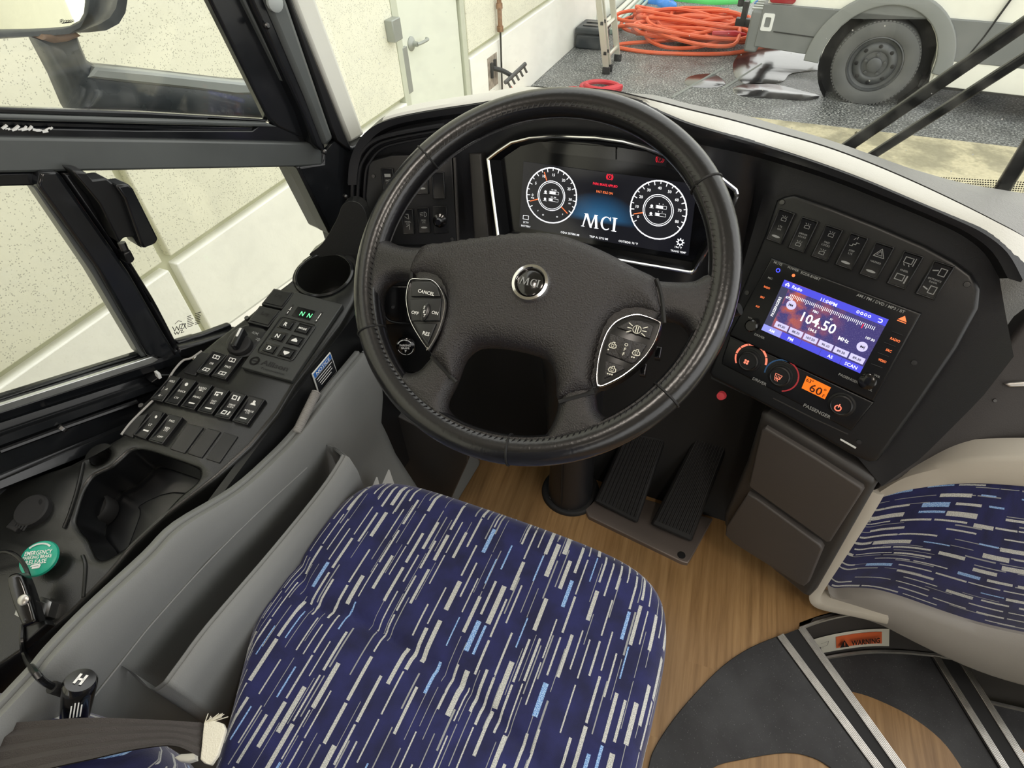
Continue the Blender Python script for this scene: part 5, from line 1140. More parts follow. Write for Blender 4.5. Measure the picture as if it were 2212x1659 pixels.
for x, y in ((534, 688), (306, 877), (104, 1400)): MB().lathe(CP, CP.uv(CP.hit(x, y)), [(.0042, 0), (.0036, .0025), (0, .0025)], 12).obj('screw', 'screw_metal', con)
# rocker switches of the console
def crk(p4, items, **k): return rocker(con, Q.px(CP, p4), items, hgt=.007, **k)
win = lambda y: [('r', [(.3, y-.06), (.7, y-.06), (.7, y+.06), (.3, y+.06)], .0012, 1), ('r', [(.5, y-.06), (.5, y+.06)], .0012)]
crk([(463, 762), (494, 772), (454, 816), (427, 809)], win(.8)+[('t', 'DR', .5, .52, .0034)]+win(.22))
crk([(497, 769), (528, 777), (491, 825), (460, 817)], win(.8)+[('t', 'PASS', .5, .52, .0034)]+win(.22))
r6 = [[(374, 816), (395, 820), (356, 873), (329, 867)], [(402, 821), (429, 828), (388, 881), (359, 874)], [(435, 831), (464, 837), (424, 890), (394, 883)], [(469, 840), (500, 848), (462, 900), (430, 893)], [(507, 849), (537, 858), (499, 911), (467, 904)], [(542, 859), (577, 868), (538, 923), (505, 914)]]
door_i = lambda y: [('r', [(.25, y-.06), (.25, y+.06), (.5, y+.06), (.5, y-.06)], .0014, 1), ('r', [(.68, y-.06), (.68, y+.06)], .0024)]
i6 = [[('t', 'AISLE', .5, .8, .0030), ('t', 'A', .5, .5, .0036), ('t', 'B o', .5, .22, .0032)], [('d', .5, .8, .0026), ('t', 'DOCK', .5, .54, .0030), ('t', 'LTS', .5, .27, .0030)], [('t', 'RADIO', .5, .82, .0030), ('t', 'MIC', .5, .74, .0030), ('t', 'HVAC', .5, .48, .0032), barp(.22)], [('r', [(.3, .72), (.3, .82), (.7, .84), (.7, .78)], .0018), ('d', .45, .74, .0018), ('t', 'FAST', .5, .50, .0026), ('t', 'IDLE', .5, .42, .0026), barp(.2)], door_i(.8)+[('t', 'DRIVE', .5, .54, .0026), ('t', 'LOCK', .5, .46, .0026)]+door_i(.22), [('d', .5, .83, .0020), ('p', [(.32, .72), (.68, .72), (.6, .79), (.4, .79)]), ('t', 'ADBLUE', .5, .5, .0028), ('t', 'LTS', .5, .42, .0026), barp(.2)]]
for p4, it in zip(r6, i6): crk(p4, it)
crk([(338, 891), (363, 896), (320, 953), (292, 944)], [('d', .6, .78, .002), ('t', 'LT', .5, .5, .0032), barp(.28)], press=.6)
crk([(370, 899), (400, 906), (356, 964), (325, 956)], [('t', 'PASS', .5, .8, .0030), ('t', 'RED', .5, .55, .0030), ('t', 'LTS', .5, .47, .0028), ('t', 'OFF', .5, .22, .0030)])
# headlight switch
hd = empty_thing('headlight_switch', 'rotary headlight switch with a winged knob on the side console', 'switch', CP.hit(530, 745))
hc = CP.uv(CP.hit(535, 738)); MB().lathe(CP, hc, [(.031, 0), (.031, .003), (.029, .004), (0, .004)], 36).obj('dial_plate', 'satin_black', hd)
hk = CP.uv(CP.hit(524, 752)); MB().lathe(CP, hk, [(.017, .003), (.017, .011), (.015, .013), (0, .013)], 28).obj('knob_base', 'rubber_black', hd)
kq = PL(CP.w(*hk, .012), CP.n, (-.25, 1, 0)); MB().slab(kq, rrect(-.013, -.005, .022, .005, .004), [], rnd(.003, .012, .014)).obj('knob_grip', 'satin_black', hd)
MB().slab(kq, rrect(.004, -.0016, .020, .0016, .001), [], [(0, .0126), (0, .011)]).obj('pointer', 'print_white', hd)
hq = Q.at(CP, CP.uv(CP.hit(548, 730)), .03, .03)
hq.marks([('r', [(.35, .75), (.45, .75)], .001), ('r', [(.35, .68), (.45, .68)], .001), ('r', [(.5, .78), (.6, .72), (.5, .65)], .001), ('r', [(.68, .78), (.62, .72), (.7, .65)], .001), ('arc', .92, .42, .0024, -90, 90, .0009), ('r', [(.92, .35), (.92, .5)], .0009), ('r', [(.78, .48), (.88, .48)], .0009), ('r', [(.78, .40), (.88, .40)], .0009)], .0045).obj('symbols', 'print_grey', hd)

# gear selector pad
gp = empty_thing('gear_selector', 'push-button gear selector pad with a green N N display', 'gear selector', CP.hit(585, 815))
gq_ = Q.px(CP, [(640, 637), (744, 664), (634, 829), (525, 799)])
gq_.box(0, 1, 0, 1, 0, .008).obj('pad', 'selector_grey', gp, bevel=.0015)
dsp = gq_.box(.25, .63, .70, .83, .008, .0088).obj('display', 'gloss_black', gp, bevel=.0005)
gq_.marks([('t', 'N', .42, .755, .0085, .0065), ('t', 'N', .57, .755, .0085, .0065)], .0094).obj('digits', 'glow_green', dsp)
gq_.marks([('r', [(.15, .70), (.15, .83)], .0035), ('r', [(.74, .70), (.74, .83)], .0035)], .0084).obj('side_plates', 'print_black', gp)
gq_.marks([('t', 'I I I', .15, .765, .002), ('r', [(.15, .715), (.15, .74)], .0012), ('r', [(.15, .76), (.15, .80)], .0012), ('r', [(.74, .715), (.74, .73)], .0014), ('r', [(.74, .75), (.74, .815)], .0014)], .0088).obj('side_print', 'print_white', gp)
fr_ = gq_.sub(.09, .80, .20, .665)
mb = MB(); rim = [fr_.map(*p, .0088) for p in rrect(0, 0, 1, 1, .08)]; mb.tube(rim, .0009, 5, closed=True); mb.obj('button_frame', 'console_black', gp)
k_ = 0
for r_, row in enumerate((('R', 'MODE'), ('N', 'UP'), ('D', 'DN'))):
    for c, lab in enumerate(row):
        b = gq_.sub(.14+.34*c, .42+.34*c, .525-.155*r_, .645-.155*r_)
        o = b.box(0, 1, 0, 1, .008, .0086).obj('button_well', 'gloss_black', gp, bevel=.0005)
        b.box(.12, .88, .1, .8, .0086, .0105).obj('button', 'satin_black', o, bevel=.0008)
        if lab in ('UP', 'DN'): s_ = 1 if lab == 'UP' else -1; it = [('p', [(.3, .45-.12*s_), (.7, .45-.12*s_), (.7, .45+.02*s_), (.5, .45+.26*s_), (.3, .45+.02*s_)])]
        else: it = [('t', lab, .5, .45, .0068 if len(lab) == 1 else .0034, None, .03)]
        b.marks(it, .0111).obj('button_letter', 'print_white', o)
gq_.marks([('c', .165, .10, .0062, .0030), ('r', [(.11, .10), (.22, .10)], .0022), ('t', 'Allison', .56, .11, .0082, .045, .02), ('t', 'Transmission', .58, .045, .0034, .040, .0)], .0085).obj('maker_mark', 'print_black', gp)

# socket cap, tray socket, brake release knob, lever, cables and plug
sk_ = empty_thing('socket_cap', 'black capped power socket on the rear of the console', 'socket', CP.hit(70, 1130))
sc_ = CP.uv(CP.hit(77, 1106)); MB().lathe(CP, sc_, [(.021, 0), (.021, .008), (.019, .010), (0, .010)], 28).obj('cap', 'rubber_black', sk_)
MB().slab(CP, CP.l2([(92, 1092), (98, 1082), (104, 1082), (106, 1090), (98, 1100)]), [], rnd(.001, .010, .006)).obj('cap_tab', 'rubber_black', sk_)
MB().slab(CP, CP.l2([(42, 1118), (62, 1130), (40, 1152), (20, 1142)]), [], rnd(.002, .007, .007)).obj('strap', 'rubber_black', sk_)
for k in range(5): a = CP.hit(40+5*k, 1122+2.6*k, .0075); MB().tube([a, CP.hit(30+5*k, 1136+2.6*k, .0075)], .0012, 6).obj('strap_rib', 'rubber_black', sk_)
ts = empty_thing('tray_socket', 'round black socket cover inside the console tray', 'socket', CP.hit(212, 1105, -.05))
MB().lathe(CP, CP.uv(CP.hit(212, 1103, -.05)), [(.022, -.06), (.022, -.040), (.019, -.036), (.018, -.039), (.012, -.039), (.011, -.036), (0, -.036)], 28).obj('cover', 'rubber_black', ts)
gk = empty_thing('brake_release_knob', 'green emergency parking brake release knob on the console', 'knob', CP.hit(104, 1222))
gc = CP.uv(CP.hit(106, 1214)); gdir = (CP.n+V((.12, .0, 0))).normalized(); GP2 = PL(CP.w(*gc, 0), gdir)
MB().lathe(GP2, (0, 0), [(.010, 0), (.010, .004), (.007, .006), (.0065, .016), (0, .016)], 24).obj('stem', 'knob_white', gk)
MB().lathe(GP2, (0, 0), [(.008, .012), (.020, .016), (.0215, .018), (.0205, .0205), (.018, .0217), (0, .0222)], 36).obj('button', 'knob_green', gk)
GPt = PL(GP2.w(0, 0, .0222), gdir, (.86, .5, 0)); tq_ = Q.at(GPt, (0, 0), .0375, .0375)
tq_.marks([('t', 'EMERGENCY', .5, .66, .0050, .030), ('t', 'PARKING BRAKE', .5, .52, .0038, .032), ('t', 'RELEASE', .5, .37, .0050, .023), ('p', [(.36, .22), (.62, .25), (.64, .31), (.40, .28)]), ('r', [(.45, .19), (.62, .19), (.64, .25)], .0024)]+[('arc', .5, .5, .0168, a, a+9, .0020) for a in range(50, 132, 12)], .0008).obj('lettering', 'print_white', gk)
lv = empty_thing('lock_lever', 'black lever handle with a brass screw at the rear of the console', 'lever', CP.hit(90, 1350))
LVp = PL(CP.hit(52, 1300, .035), CP.n+V((.25, -.25, 0)), (1, .1, 0))
MB().slab(LVp, [tuple(p) for p in spl(LVp.l2([(22, 1256), (30, 1240), (48, 1240), (58, 1256), (70, 1290), (84, 1338), (82, 1344), (60, 1353), (54, 1350), (34, 1304)]), 3)], [], rnd(.004, .006, .016)).obj('handle', 'gloss_black', lv)
MB().lathe(LVp, LVp.uv(LVp.hit(51, 1296, .006)), [(.006, .004), (.006, .007), (.004, .0085), (0, .0085)], 16).obj('screw', 'brushed_aluminium', lv)
MB().lathe(CP, CP.uv(CP.hit(97, 1324)), [(.016, 0), (.016, .012), (.012, .013), (.012, .03), (0, .03)], 6).obj('nut', 'steel', lv)
MB().slab(CP, CP.l2([(70, 1350), (112, 1338), (118, 1352), (62, 1400)]), [], rnd(.003, .012, .012)).obj('bracket', 'panel_black', lv)
MB().tube(spl([CP.hit(-70, 1220, .02), CP.hit(-25, 1200, .025), CP.hit(15, 1192, .03), CP.hit(45, 1210, .03), CP.hit(62, 1245, .03), CP.hit(62, 1275, .02)], 6, False), .0024, 8).obj('cable', 'satin_black', label='thin black cable looping round behind the lever handle', cat='cable')
GR = PL((-.50, .1, .6), (1, 0, .12), (0, 1, 0))
MB().tube(spl([CP.hit(50, 1350, .012), CP.hit(48, 1385, .014), CP.hit(56, 1420, .012), GR.hit(76, 1452, .03), GR.hit(100, 1476, .03), GR.hit(138, 1494, .03)], 6, False), .003, 8).obj('cable', 'satin_black', label='black cable running from the console down to the plug', cat='cable')
MB().tube([GR.hit(112, 1484, .03), GR.hit(142, 1494, .03)], .0055, 10).obj('cable_strain_relief', 'rubber_black', label='ribbed rubber strain relief entering the black plug', cat='cable')
pg = empty_thing('plug_adapter', 'black cylindrical plug adapter with H mark on the grey panel', 'plug', GR.hit(160, 1545))
ptop = GR.hit(174, 1468, .05); pbot = GR.hit(160, 1560, .03); pa = (ptop-pbot).normalized(); PP = PL(ptop, pa, (0, 1, 0))
Lp = (ptop-pbot).length
MB().lathe(PP, (0, 0), [(.0115, -Lp), (.0138, -.012), (.0138, -.004), (.012, -.0005), (0, 0)], 28).obj('housing', 'gloss_black', pg)
pqt = Q.at(PL(ptop, pa, _r), (0, 0), .022, .022); pqt.marks([('r', [(.38, .3), (.38, .7)], .0022), ('r', [(.62, .3), (.62, .7)], .0022), ('r', [(.38, .5), (.62, .5)], .0022)], .0006).obj('top_mark', 'print_white', pg)
side_n = (CAM-ptop); side_n = (side_n-pa*side_n.dot(pa)).normalized(); sq_ = PL(ptop+side_n*.0140-pa*.024, side_n, pa.cross(side_n) * -1 if False else side_n.cross(pa) * -1)
Q.at(sq_, (0, 0), .015, .03).marks([('r', [(.25+.17*k, .2), (.25+.17*k, .2+.25*(1+.6*math.sin(k*2.1)**2)+.3)], .0011) for k in range(4)], .0004).obj('side_print', 'print_white', pg)
# cable lying along the outer edge of the switch plate
MB().tube(spl([CP.hit(x, y, .0025) for x, y in ((436, 758), (414, 773), (397, 778), (383, 791), (370, 809), (356, 836), (341, 854), (318, 877), (283, 912), (262, 939))], 5, False), .0016, 8).obj('thin_cable', 'spring_grey', label='thin grey cable along the window edge of the console', cat='cable')
# notice sticker and ribbed conduit on the console's inner side
CS = PL((-.530, .4, .55), (1, 0, 0), (0, 1, 0))
MB().prism([V((-.545, -.25, .50)), V((-.545, .62, .64)), V((-.545, .62, .2)), V((-.545, -.25, .2))], (.012, 0, 0)).obj('side_skirt', 'panel_black', con)
nq = Q.px(CS, [(674, 808), (713, 761), (727, 802), (688, 851)])
ns = empty_thing('notice_sticker', 'blue and black NOTICE sticker on the inner side of the console', 'sticker', nq.map(.5, 0))
nq.box(0, 1, 0, 1, -.001, .0008).obj('backing', 'decal_white', ns)
nq.marks([rr(.03, .97, .74, .97)], .0011).obj('blue_band', 'sticker_blue', ns); nq.marks([rr(.03, .97, .03, .72)], .0011).obj('black_field', 'sticker_black', ns)
nq.marks([('t', 'NOTICE', .5, .855, nq.H*.15, nq.W*.72)]+[('r', [(.1+.04*k, .62-.12*k), (.9-.06*(k % 2)-.03*k, .62-.12*k)], nq.H*.035) for k in range(4)], .0016).obj('lettering', 'print_white', ns)
a, b = CS.hit(684, 846, .012), CS.hit(641, 934, .02); cd_ = MB(); N_ = 26
for k in range(N_):
    p = a.lerp(b, k/N_); q = a.lerp(b, (k+.5)/N_); r2 = a.lerp(b, (k+1)/N_); cd_.tube([p, q, r2], [.0052, .0072, .0052], 12, caps=(k in (0, N_-1)))
cd_.obj('ribbed_conduit', 'spring_grey', label='short grey ribbed conduit below the notice sticker', cat='conduit')

# ------------------------------------------------------------------ grey side panel with pocket
gpn = empty_thing('map_pocket', 'grey moulded trim with a long map pocket left of the seat', 'pocket', (-.5, .2, .05))
top = spl([PL((-.505, 0, 0), (1, 0, 0), (0, 1, 0)).hit(x, y) for x, y in ((784, 761), (716, 845), (651, 930), (600, 985), (517, 1059), (394, 1135), (325, 1204), (202, 1319), (120, 1405), (87, 1446))], 4, False)
top += [top[-1]+V((0, -.05, .0)), top[-1]+V((0, -.35, 0))]
rowsg = []
for dz, dx in ((-.02, -.012), (-.002, -.004), (0, .004), (-.01, .010), (-.05, .012), (-.12, .0), (-.20, -.022), (-.30, -.01), (-.42, .03), (-.52, .06)):
    rowsg.append([p+V((dx, 0, max(dz, -p.z+.02))) for p in top])
# front end wraps round towards the window
thick(rowsg, V((-.012, 0, -.0))).obj('shell', 'grey_panel', gpn, smooth=60)
# rounded nose at the front
nz_ = []
for t in range(8):
    a = R(90*t/7); nz_.append([r[0]+V((-.05*(1-math.cos(a)), .04*math.sin(a)+.004, -.02*math.sin(a))) for r in rowsg])
mb = MB(); mb.loft([[r[0] for r in rowsg]]+nz_, closed=False); mb.obj('front_nose', 'grey_panel', gpn, smooth=60)
# pocket front: lip line at x=-.45
XL = PL((-.45, 0, 0), (1, 0, 0), (0, 1, 0))
lipp = spl([XL.hit(x, y) for x, y in ((748, 985), (740, 1000), (700, 1060), (600, 1185), (460, 1350), (400, 1430), (365, 1478))], 4, False)
tail = spl([lipp[-1], PL((-.462, 0, 0), (1, 0, 0)).hit(340, 1494), PL((-.48, 0, 0), (1, 0, 0)).hit(312, 1478), PL((-.492, 0, 0), (1, 0, 0)).hit(285, 1452), PL((-.497, 0, 0), (1, 0, 0)).hit(266, 1440)], 4, False)
head = spl([PL((-.497, 0, 0), (1, 0, 0)).hit(700, 958), PL((-.48, 0, 0), (1, 0, 0)).hit(725, 968), lipp[0]], 4, False)
lp2 = head[:-1]+lipp+tail[1:]
rws = [[p+V((-.005, 0, -.004)) for p in lp2], [p+V((-.001, 0, .001)) for p in lp2], [p+V((.005, 0, -.001)) for p in lp2], [p+V((.012, 0, -.03)) for p in lp2], [p+V((.012, 0, -.10)) for p in lp2], [p+V((.0, 0, -.18)) for p in lp2], [p+V((-.03, 0, -.26)) for p in lp2]]
mb = MB(); mb.loft(rws, closed=False); mb.loft([[p+V((-.006, 0, 0)) for p in r] for r in rws], closed=False); mb.obj('pocket_front', 'grey_panel', gpn, smooth=60)
MB().tube(spl([top[10]+V((.0118, 0, -.05)), top[18]+V((.0112, 0, -.055)), top[26]+V((.0096, 0, -.07)), top[34]+V((.0082, 0, -.08)), top[38]+V((.010, 0, -.10))], 5, False), .0012, 5).obj('crease', 'grey_panel', gpn)
# white mountain decal on the panel's front end
DG = PL((-.478, .42, .35), (1, -.12, .0), (0, 1, 0))
dmk = empty_thing('peak_decal', 'two white triangular peaks printed on the grey panel front', 'decal', DG.hit(820, 1050))
for p3 in ([(801, 1058), (813, 1030), (820, 1060)], [(821, 1056), (839, 1014), (849, 1044), (842, 1058)]): MB().slab(DG, DG.l2(p3), [], [(0, .003), (0, 0)]).obj('peak', 'decal_white', dmk)
# dark kick panel, floor bracket
MB().slab(AZ((-.4, .62, .2), 10, 0), AZ((-.4, .62, .2), 10, 0).l2([(855, 898), (930, 935), (1012, 960), (1010, 1000), (972, 1084), (870, 1075)]), [], rnd(.004, 0, .02)).obj('kick_panel', 'storage_rim', label='dark kick panel between grey side panel and bracket', cat='panel')
bk = [Z0.hit(962, 1082), Z0.hit(988, 1090), Z0.hit(1042, 1000), Z0.hit(1022, 985)]
MB().loft([bk, [p+V((-.012, .0, .05)) for p in bk], [p+V((-.025, .015, .10)) for p in bk]]).obj('floor_bracket', 'grey_panel', bevel=.01, label='grey moulded bracket standing on the wood floor left of the column', cat='bracket')

# ================================================================== driver's seat
SA = R(0.); su = V((math.cos(SA), math.sin(SA), 0)); sv = V((-math.sin(SA), math.cos(SA), 0)); SO = V((-.200, .13, 0))
seat = empty_thing('driver_seat', 'driver\'s seat in navy fabric with white and pale blue dashes', 'seat', (SO.x, SO.y, .15))
HW, HF, HR = .258, .270, -.30
def seat_out(k, n=160):
    """rounded outline in seat coordinates, narrower at the front"""
    out = []
    for i in range(n):
        a = 2*math.pi*i/n; c, s = math.cos(a), math.sin(a); e = 6.0
        r = (abs(c)**e+abs(s)**e)**(-1/e); x, y = r*c*HW*k, r*s
        y = y*(HF if y > 0 else -HR)*k; x *= .985+.015*max(0, -y/HF) if y > .02 else .985-.30*min(1., (.02-y)/.17)**1.3*(1.5-.5*min(1., (.02-y)/.17))/1.0; out.append((x, y))
    return out
seam = [(-.27, .10), (-.225, .085), (-.19, .045), (-.13, .06), (-.04, .05), (.05, .035), (.12, .012), (.155, .0), (.19, .03), (.27, .075)]
def sdist(x, y):
    b = 9
    for (x0, y0), (x1, y1) in zip(seam, seam[1:]):
        dx, dy = x1-x0, y1-y0; t = max(0, min(1, ((x-x0)*dx+(y-y0)*dy)/(dx*dx+dy*dy))); b = min(b, math.hypot(x-x0-t*dx, y-y0-t*dy))
    return b
def sz(x, y):
    z = .478+.012*(1-(x/HW)**2)+.012*(y/HF)-.010*max(0, y/HF)**4
    z -= .006*math.exp(-(sdist(x, y)/.006)**2)+.004*math.exp(-(sdist(x, y)/.025)**2)
    z += .002*math.sin(9*x+14*y)*math.sin(7*x-6*y)
    return z
vv, ff, uu = [], [], []; NR = 44; NN = 160
prof = [(.90, -.14), (.95, -.12), (.985, -.09), (1.0, -.06), (1.0, -.04), (.988, -.02), (.965, -.008), (.93, -.002)]
for k, dz in prof:
    for x, y in seat_out(k):
        z = sz(x*.93/k, y*.93/k)+dz; w = SO+su*x+sv*y; vv.append(V((w.x, w.y, z)))
        l = math.hypot(x, y) or 1; e = -dz*.9 if k > .96 else -dz; uu.append((x+x/l*e*.6, y+y/l*e*.6))
for j in range(1, NR):
    k = .93*(1-j/NR)
    for x, y in seat_out(max(k, .004)):
        w = SO+su*x+sv*y; vv.append(V((w.x, w.y, sz(x, y)))); uu.append((x, y))
nl = len(prof)+NR-1
for k in range(nl-1):
    for i in range(NN): j = (i+1) % NN; ff.append((k*NN+i, k*NN+j, (k+1)*NN+j, (k+1)*NN+i))
ff.append(tuple(range((nl-1)*NN, nl*NN))); ff.append(tuple(reversed(range(NN))))
mk('cushion', vv, ff, 'seat_fabric', seat, smooth=0, uvs=uu)
for p in bpy.data.objects['cushion'].data.polygons: p.use_smooth = True
mb = MB(); mb.loft([[V((SO.x, SO.y, z))+su*x*s_+sv*y*s_ for x, y in seat_out(.88, 48)] for z, s_ in ((.16, .7), (.2, .8), (.30, .95), (.345, 1.0))]); mb.obj('pedestal', 'rubber_black', seat)
MB().box((SO.x, SO.y, .08), su, sv, (0, 0, 1), .32, .34, .16).obj('base', 'dash_plastic', seat, bevel=.02)
# left rear bolster in the same fabric and backrest behind the camera
def bolster(name, c, r3, rot, e=3.0, nu=40, nv=20, parent=seat):
    v, f, u = [], [], []; ca, sa = math.cos(rot), math.sin(rot)
    for j in range(nv+1):
        b = -math.pi/2+math.pi*j/nv
        for i in range(nu):
            a = 2*math.pi*i/nu; sg = lambda t, p: math.copysign(abs(t)**p, t)
            x = r3[0]*sg(math.cos(b), 2/e)*sg(math.cos(a), 2/e); y = r3[1]*sg(math.cos(b), 2/e)*sg(math.sin(a), 2/e); z = r3[2]*sg(math.sin(b), 2/e)
            v.append(V((c[0]+x*ca-y*sa, c[1]+x*sa+y*ca, c[2]+z))); u.append((y*1.5+z, x*1.4+z*.3))
    for j in range(nv):
        for i in range(nu): k = (i+1) % nu; f.append((j*nu+i, j*nu+k, (j+1)*nu+k, (j+1)*nu+i))
    o = mk(name, v, f, 'seat_fabric', parent, smooth=0, uvs=u)
    for p in o.data.polygons: p.use_smooth = True
    return o
bolster('side_bolster', (-.50, -.125, .50), (.165, .105, .115), R(10))
bolster('backrest', (-.16, -.30, .78), (.25, .075, .40), R(9))
# belt across the bolster, with its frayed cream label and a pale buckle edge
BZ = lambda p, z: HZ(z).hit(*p)
ba = [BZ(p, z) for p, z in (((-120, 1585), .60), ((0, 1566), .617), ((110, 1556), .622), ((200, 1551), .62), ((300, 1554), .605), ((380, 1558), .585), ((438, 1562), .565))]
bb = [BZ(p, z) for p, z in (((-120, 1720), .605), ((0, 1690), .62), ((110, 1660), .625), ((200, 1640), .622), ((300, 1618), .608), ((380, 1612), .588), ((432, 1636), .567))]
ba, bb = spl(ba, 5, False), spl(bb, 5, False)
bt = empty_thing('seat_belt', 'dark grey seat belt webbing lying across the seat bolster', 'seat belt', (-.42, -.03, .56))
rows_ = [[a.lerp(b, t)+V((0, 0, .0016*math.cos(8*math.pi*t))) for a, b in zip(ba, bb)] for t in [i/16 for i in range(17)]]
mb = MB(); mb.loft(rows_, closed=False); mb.loft([[p-V((0, 0, .003)) for p in r] for r in rows_], closed=False); mb.obj('webbing', 'belt', bt)
tg = [BZ(p, .57) for p in ((440, 1560), (462, 1556), (482, 1563), (487, 1575), (470, 1630), (455, 1652), (440, 1648), (432, 1640))]
MB().prism(tg, (0, 0, -.006)).obj('frayed_label', 'fabric_tag', bt, bevel=.002)
for k in range(14):
    p = tg[0].lerp(tg[1], random.random())+V((0, 0, -.002)); MB().tube([p, p+V((random.uniform(-.004, .012), random.uniform(.004, .012), random.uniform(0, .004)))], .0005, 4).obj('loose_thread', 'fabric_tag', bt)
MB().slab(HZ(.545), HZ(.545).l2([(374, 1636), (390, 1628), (420, 1626), (421, 1640), (405, 1645), (386, 1644)]), [], rnd(.002, 0, .008)).obj('buckle_edge', 'sticker_cream', bt)

# ================================================================== steering wheel
WC = V((-.212, .5255, .8155)); WPn = AZ(WC, 0, 54)
sw = empty_thing('steering_wheel', 'black leather four-spoke steering wheel with chrome-ringed hub badge', 'steering wheel', WC)
RM, RT = .2125, .0172
th = [2*math.pi*i/128 for i in range(128)]
MB().tube([WPn.w(RM*math.cos(a), RM*math.sin(a), 0) for a in th], RT, 20, closed=True).obj('rim', 'leather_smooth', sw, smooth=80)
def wl2(pts, off=0.): return WPn.l2(pts, off)
# leather joints round the rim
for (x, y) in ((935, 352), (1548, 388), (799, 718), (1448, 862), (1100, 985)):
    u0, v0 = WPn.uv(WPn.hit(x, y)); a = math.atan2(v0, u0); rc_, tc_ = V((math.cos(a), math.sin(a))), WPn.u*-math.sin(a)+WPn.v*math.cos(a)
    c = WPn.w(RM*math.cos(a), RM*math.sin(a)); rr_ = WPn.u*math.cos(a)+WPn.v*math.sin(a)
    MB().tube([c+(rr_*math.cos(b)+WPn.n*math.sin(b))*(RT+.0002) for b in [2*math.pi*i/24 for i in range(24)]], .0014, 6, closed=True).obj('leather_joint', 'seam_dark', sw)
# hand stitching along the inner edge of the rim
sm = MB()
for i in range(190):
    a = 2*math.pi*i/190; b = R(128); rr_ = WPn.u*math.cos(a)+WPn.v*math.sin(a); tt = WPn.v*math.cos(a)-WPn.u*math.sin(a)
    c = WPn.w(RM*math.cos(a), RM*math.sin(a))+(rr_*math.cos(b)+WPn.n*math.sin(b))*(RT+.0003); e = (rr_*-.8+tt*.5).normalized(); sm.box(c, e, tt.cross(e), WPn.n, .0056, .0014, .0014)
sm.obj('stitching', 'thread', sw, kind='stuff')
# spoke body: disc with four openings
holeA_in = [(838, 518), (862, 528), (905, 533), (985, 525), (1060, 517), (1127, 511), (1190, 510), (1243, 522), (1315, 551), (1370, 580), (1415, 602), (1450, 607), (1495, 606), (1519, 594)]
arcA = [wl2([p])[0] for p in holeA_in]
aR = math.atan2(arcA[-1][1], arcA[-1][0]); aL = math.atan2(arcA[0][1], arcA[0][0])
RI = RM-RT*.35
hA = [tuple(p) for p in spl([V((*p, 0)) for p in arcA], 4, False)]; hA = [(p[0], p[1]) for p in hA]
n_ = 40; aL2 = aL if aL > aR else aL+2*math.pi
hA += [(RI*math.cos(aR+.03+(aL2-aR-.06)*i/n_), RI*math.sin(aR+.03+(aL2-aR-.06)*i/n_)) for i in range(n_+1)]
cs2 = lambda L, k=4: [(p[0], p[1]) for p in spl([V((*q, 0)) for q in wl2(L)], k)]
hB = cs2([(893, 610), (868, 604), (845, 610), (830, 626), (824, 652), (827, 688), (834, 731), (845, 764), (859, 789), (878, 804), (903, 800), (920, 784), (930, 768), (915, 745), (895, 705), (883, 665), (881, 640), (885, 622)])
hC = cs2([(986, 828), (968, 865), (969, 885), (986, 903), (1025, 927), (1080, 944), (1134, 950), (1167, 945), (1185, 927), (1198, 898), (1204, 869), (1202, 820), (1190, 787), (1165, 770), (1100, 754), (1040, 752), (1008, 775)])
hD = cs2([(1436, 692), (1462, 697), (1482, 712), (1490, 735), (1484, 764), (1472, 783), (1428, 828), (1381, 871), (1345, 893), (1312, 900), (1294, 888), (1288, 866), (1291, 848), (1330, 826), (1376, 792), (1406, 758), (1425, 715)])
disc = circ(0, 0, RM, 96)
MB().slab(WPn, disc, [hA, hB, hC, hD], [(.0135, .0125), (.0095, .0112), (.0055, .0078), (.002, .002), (0, -.005), (.003, -.014), (.009, -.02)]).obj('spokes', 'leather', sw, smooth=70)
# hub pad
padp = [(924, 533), (970, 527), (1060, 517), (1127, 511), (1190, 511), (1243, 523), (1315, 552), (1370, 581), (1418, 605), (1426, 630), (1431, 662), (1434, 694), (1408, 684), (1372, 678), (1336, 688), (1312, 718), (1298, 765), (1289, 815), (1283, 846), (1240, 858), (1207, 867), (1202, 820), (1190, 785), (1165, 768), (1100, 752), (1034, 750), (1004, 778), (986, 824), (958, 797), (934, 770), (948, 735), (962, 690), (968, 650), (958, 618), (936, 603), (908, 602), (891, 602), (893, 578), (908, 550)]
pad = cs2(padp, 3)
def padh(d, u, v): t = min(1., d/.026); return .004+.0185*math.sqrt(max(0., 1-(1-t)**2))+.005*max(0., 1-(u*u+(v+.0)**2)/.012)
relief(WPn, pad, padh, .0042, -.004).obj('hub_pad', 'pad_leather', sw, smooth=80)
# grooves where pad meets spokes
for L in ([(924, 531), (906, 550), (891, 578), (889, 604)], [(1418, 603), (1427, 630), (1432, 662), (1435, 698)], [(1207, 868), (1240, 859), (1284, 847)], [(986, 826), (958, 798), (932, 770)]):
    MB().tube(spl([WPn.hit(x, y, .0118) for x, y in L], 5, False), .0024, 6).obj('pad_joint', 'seam_dark', sw)
# badge
bc = WPn.uv(WPn.hit(1147, 613, .026))
bdg = MB().lathe(WPn, bc, [(.0225, .022), (.0225, .0285), (.0205, .0322), (.0175, .0326), (.0150, .0288), (.0150, .027)], 48, caps=False).obj('badge_ring', 'chrome', sw)
MB().lathe(WPn, bc, [(.0152, .027), (.0152, .0296), (.012, .0312), (0, .0318)], 40).obj('badge_disc', 'gloss_black', sw)
bq = Q.at(WPn, bc, .03, .03); MB().add(*(lambda m: (m.v, m.f))(bq.marks(MCI(.5, .5, .0085, bq.W, bq.H), .0322))).obj('badge_letters', 'print_dim', sw)
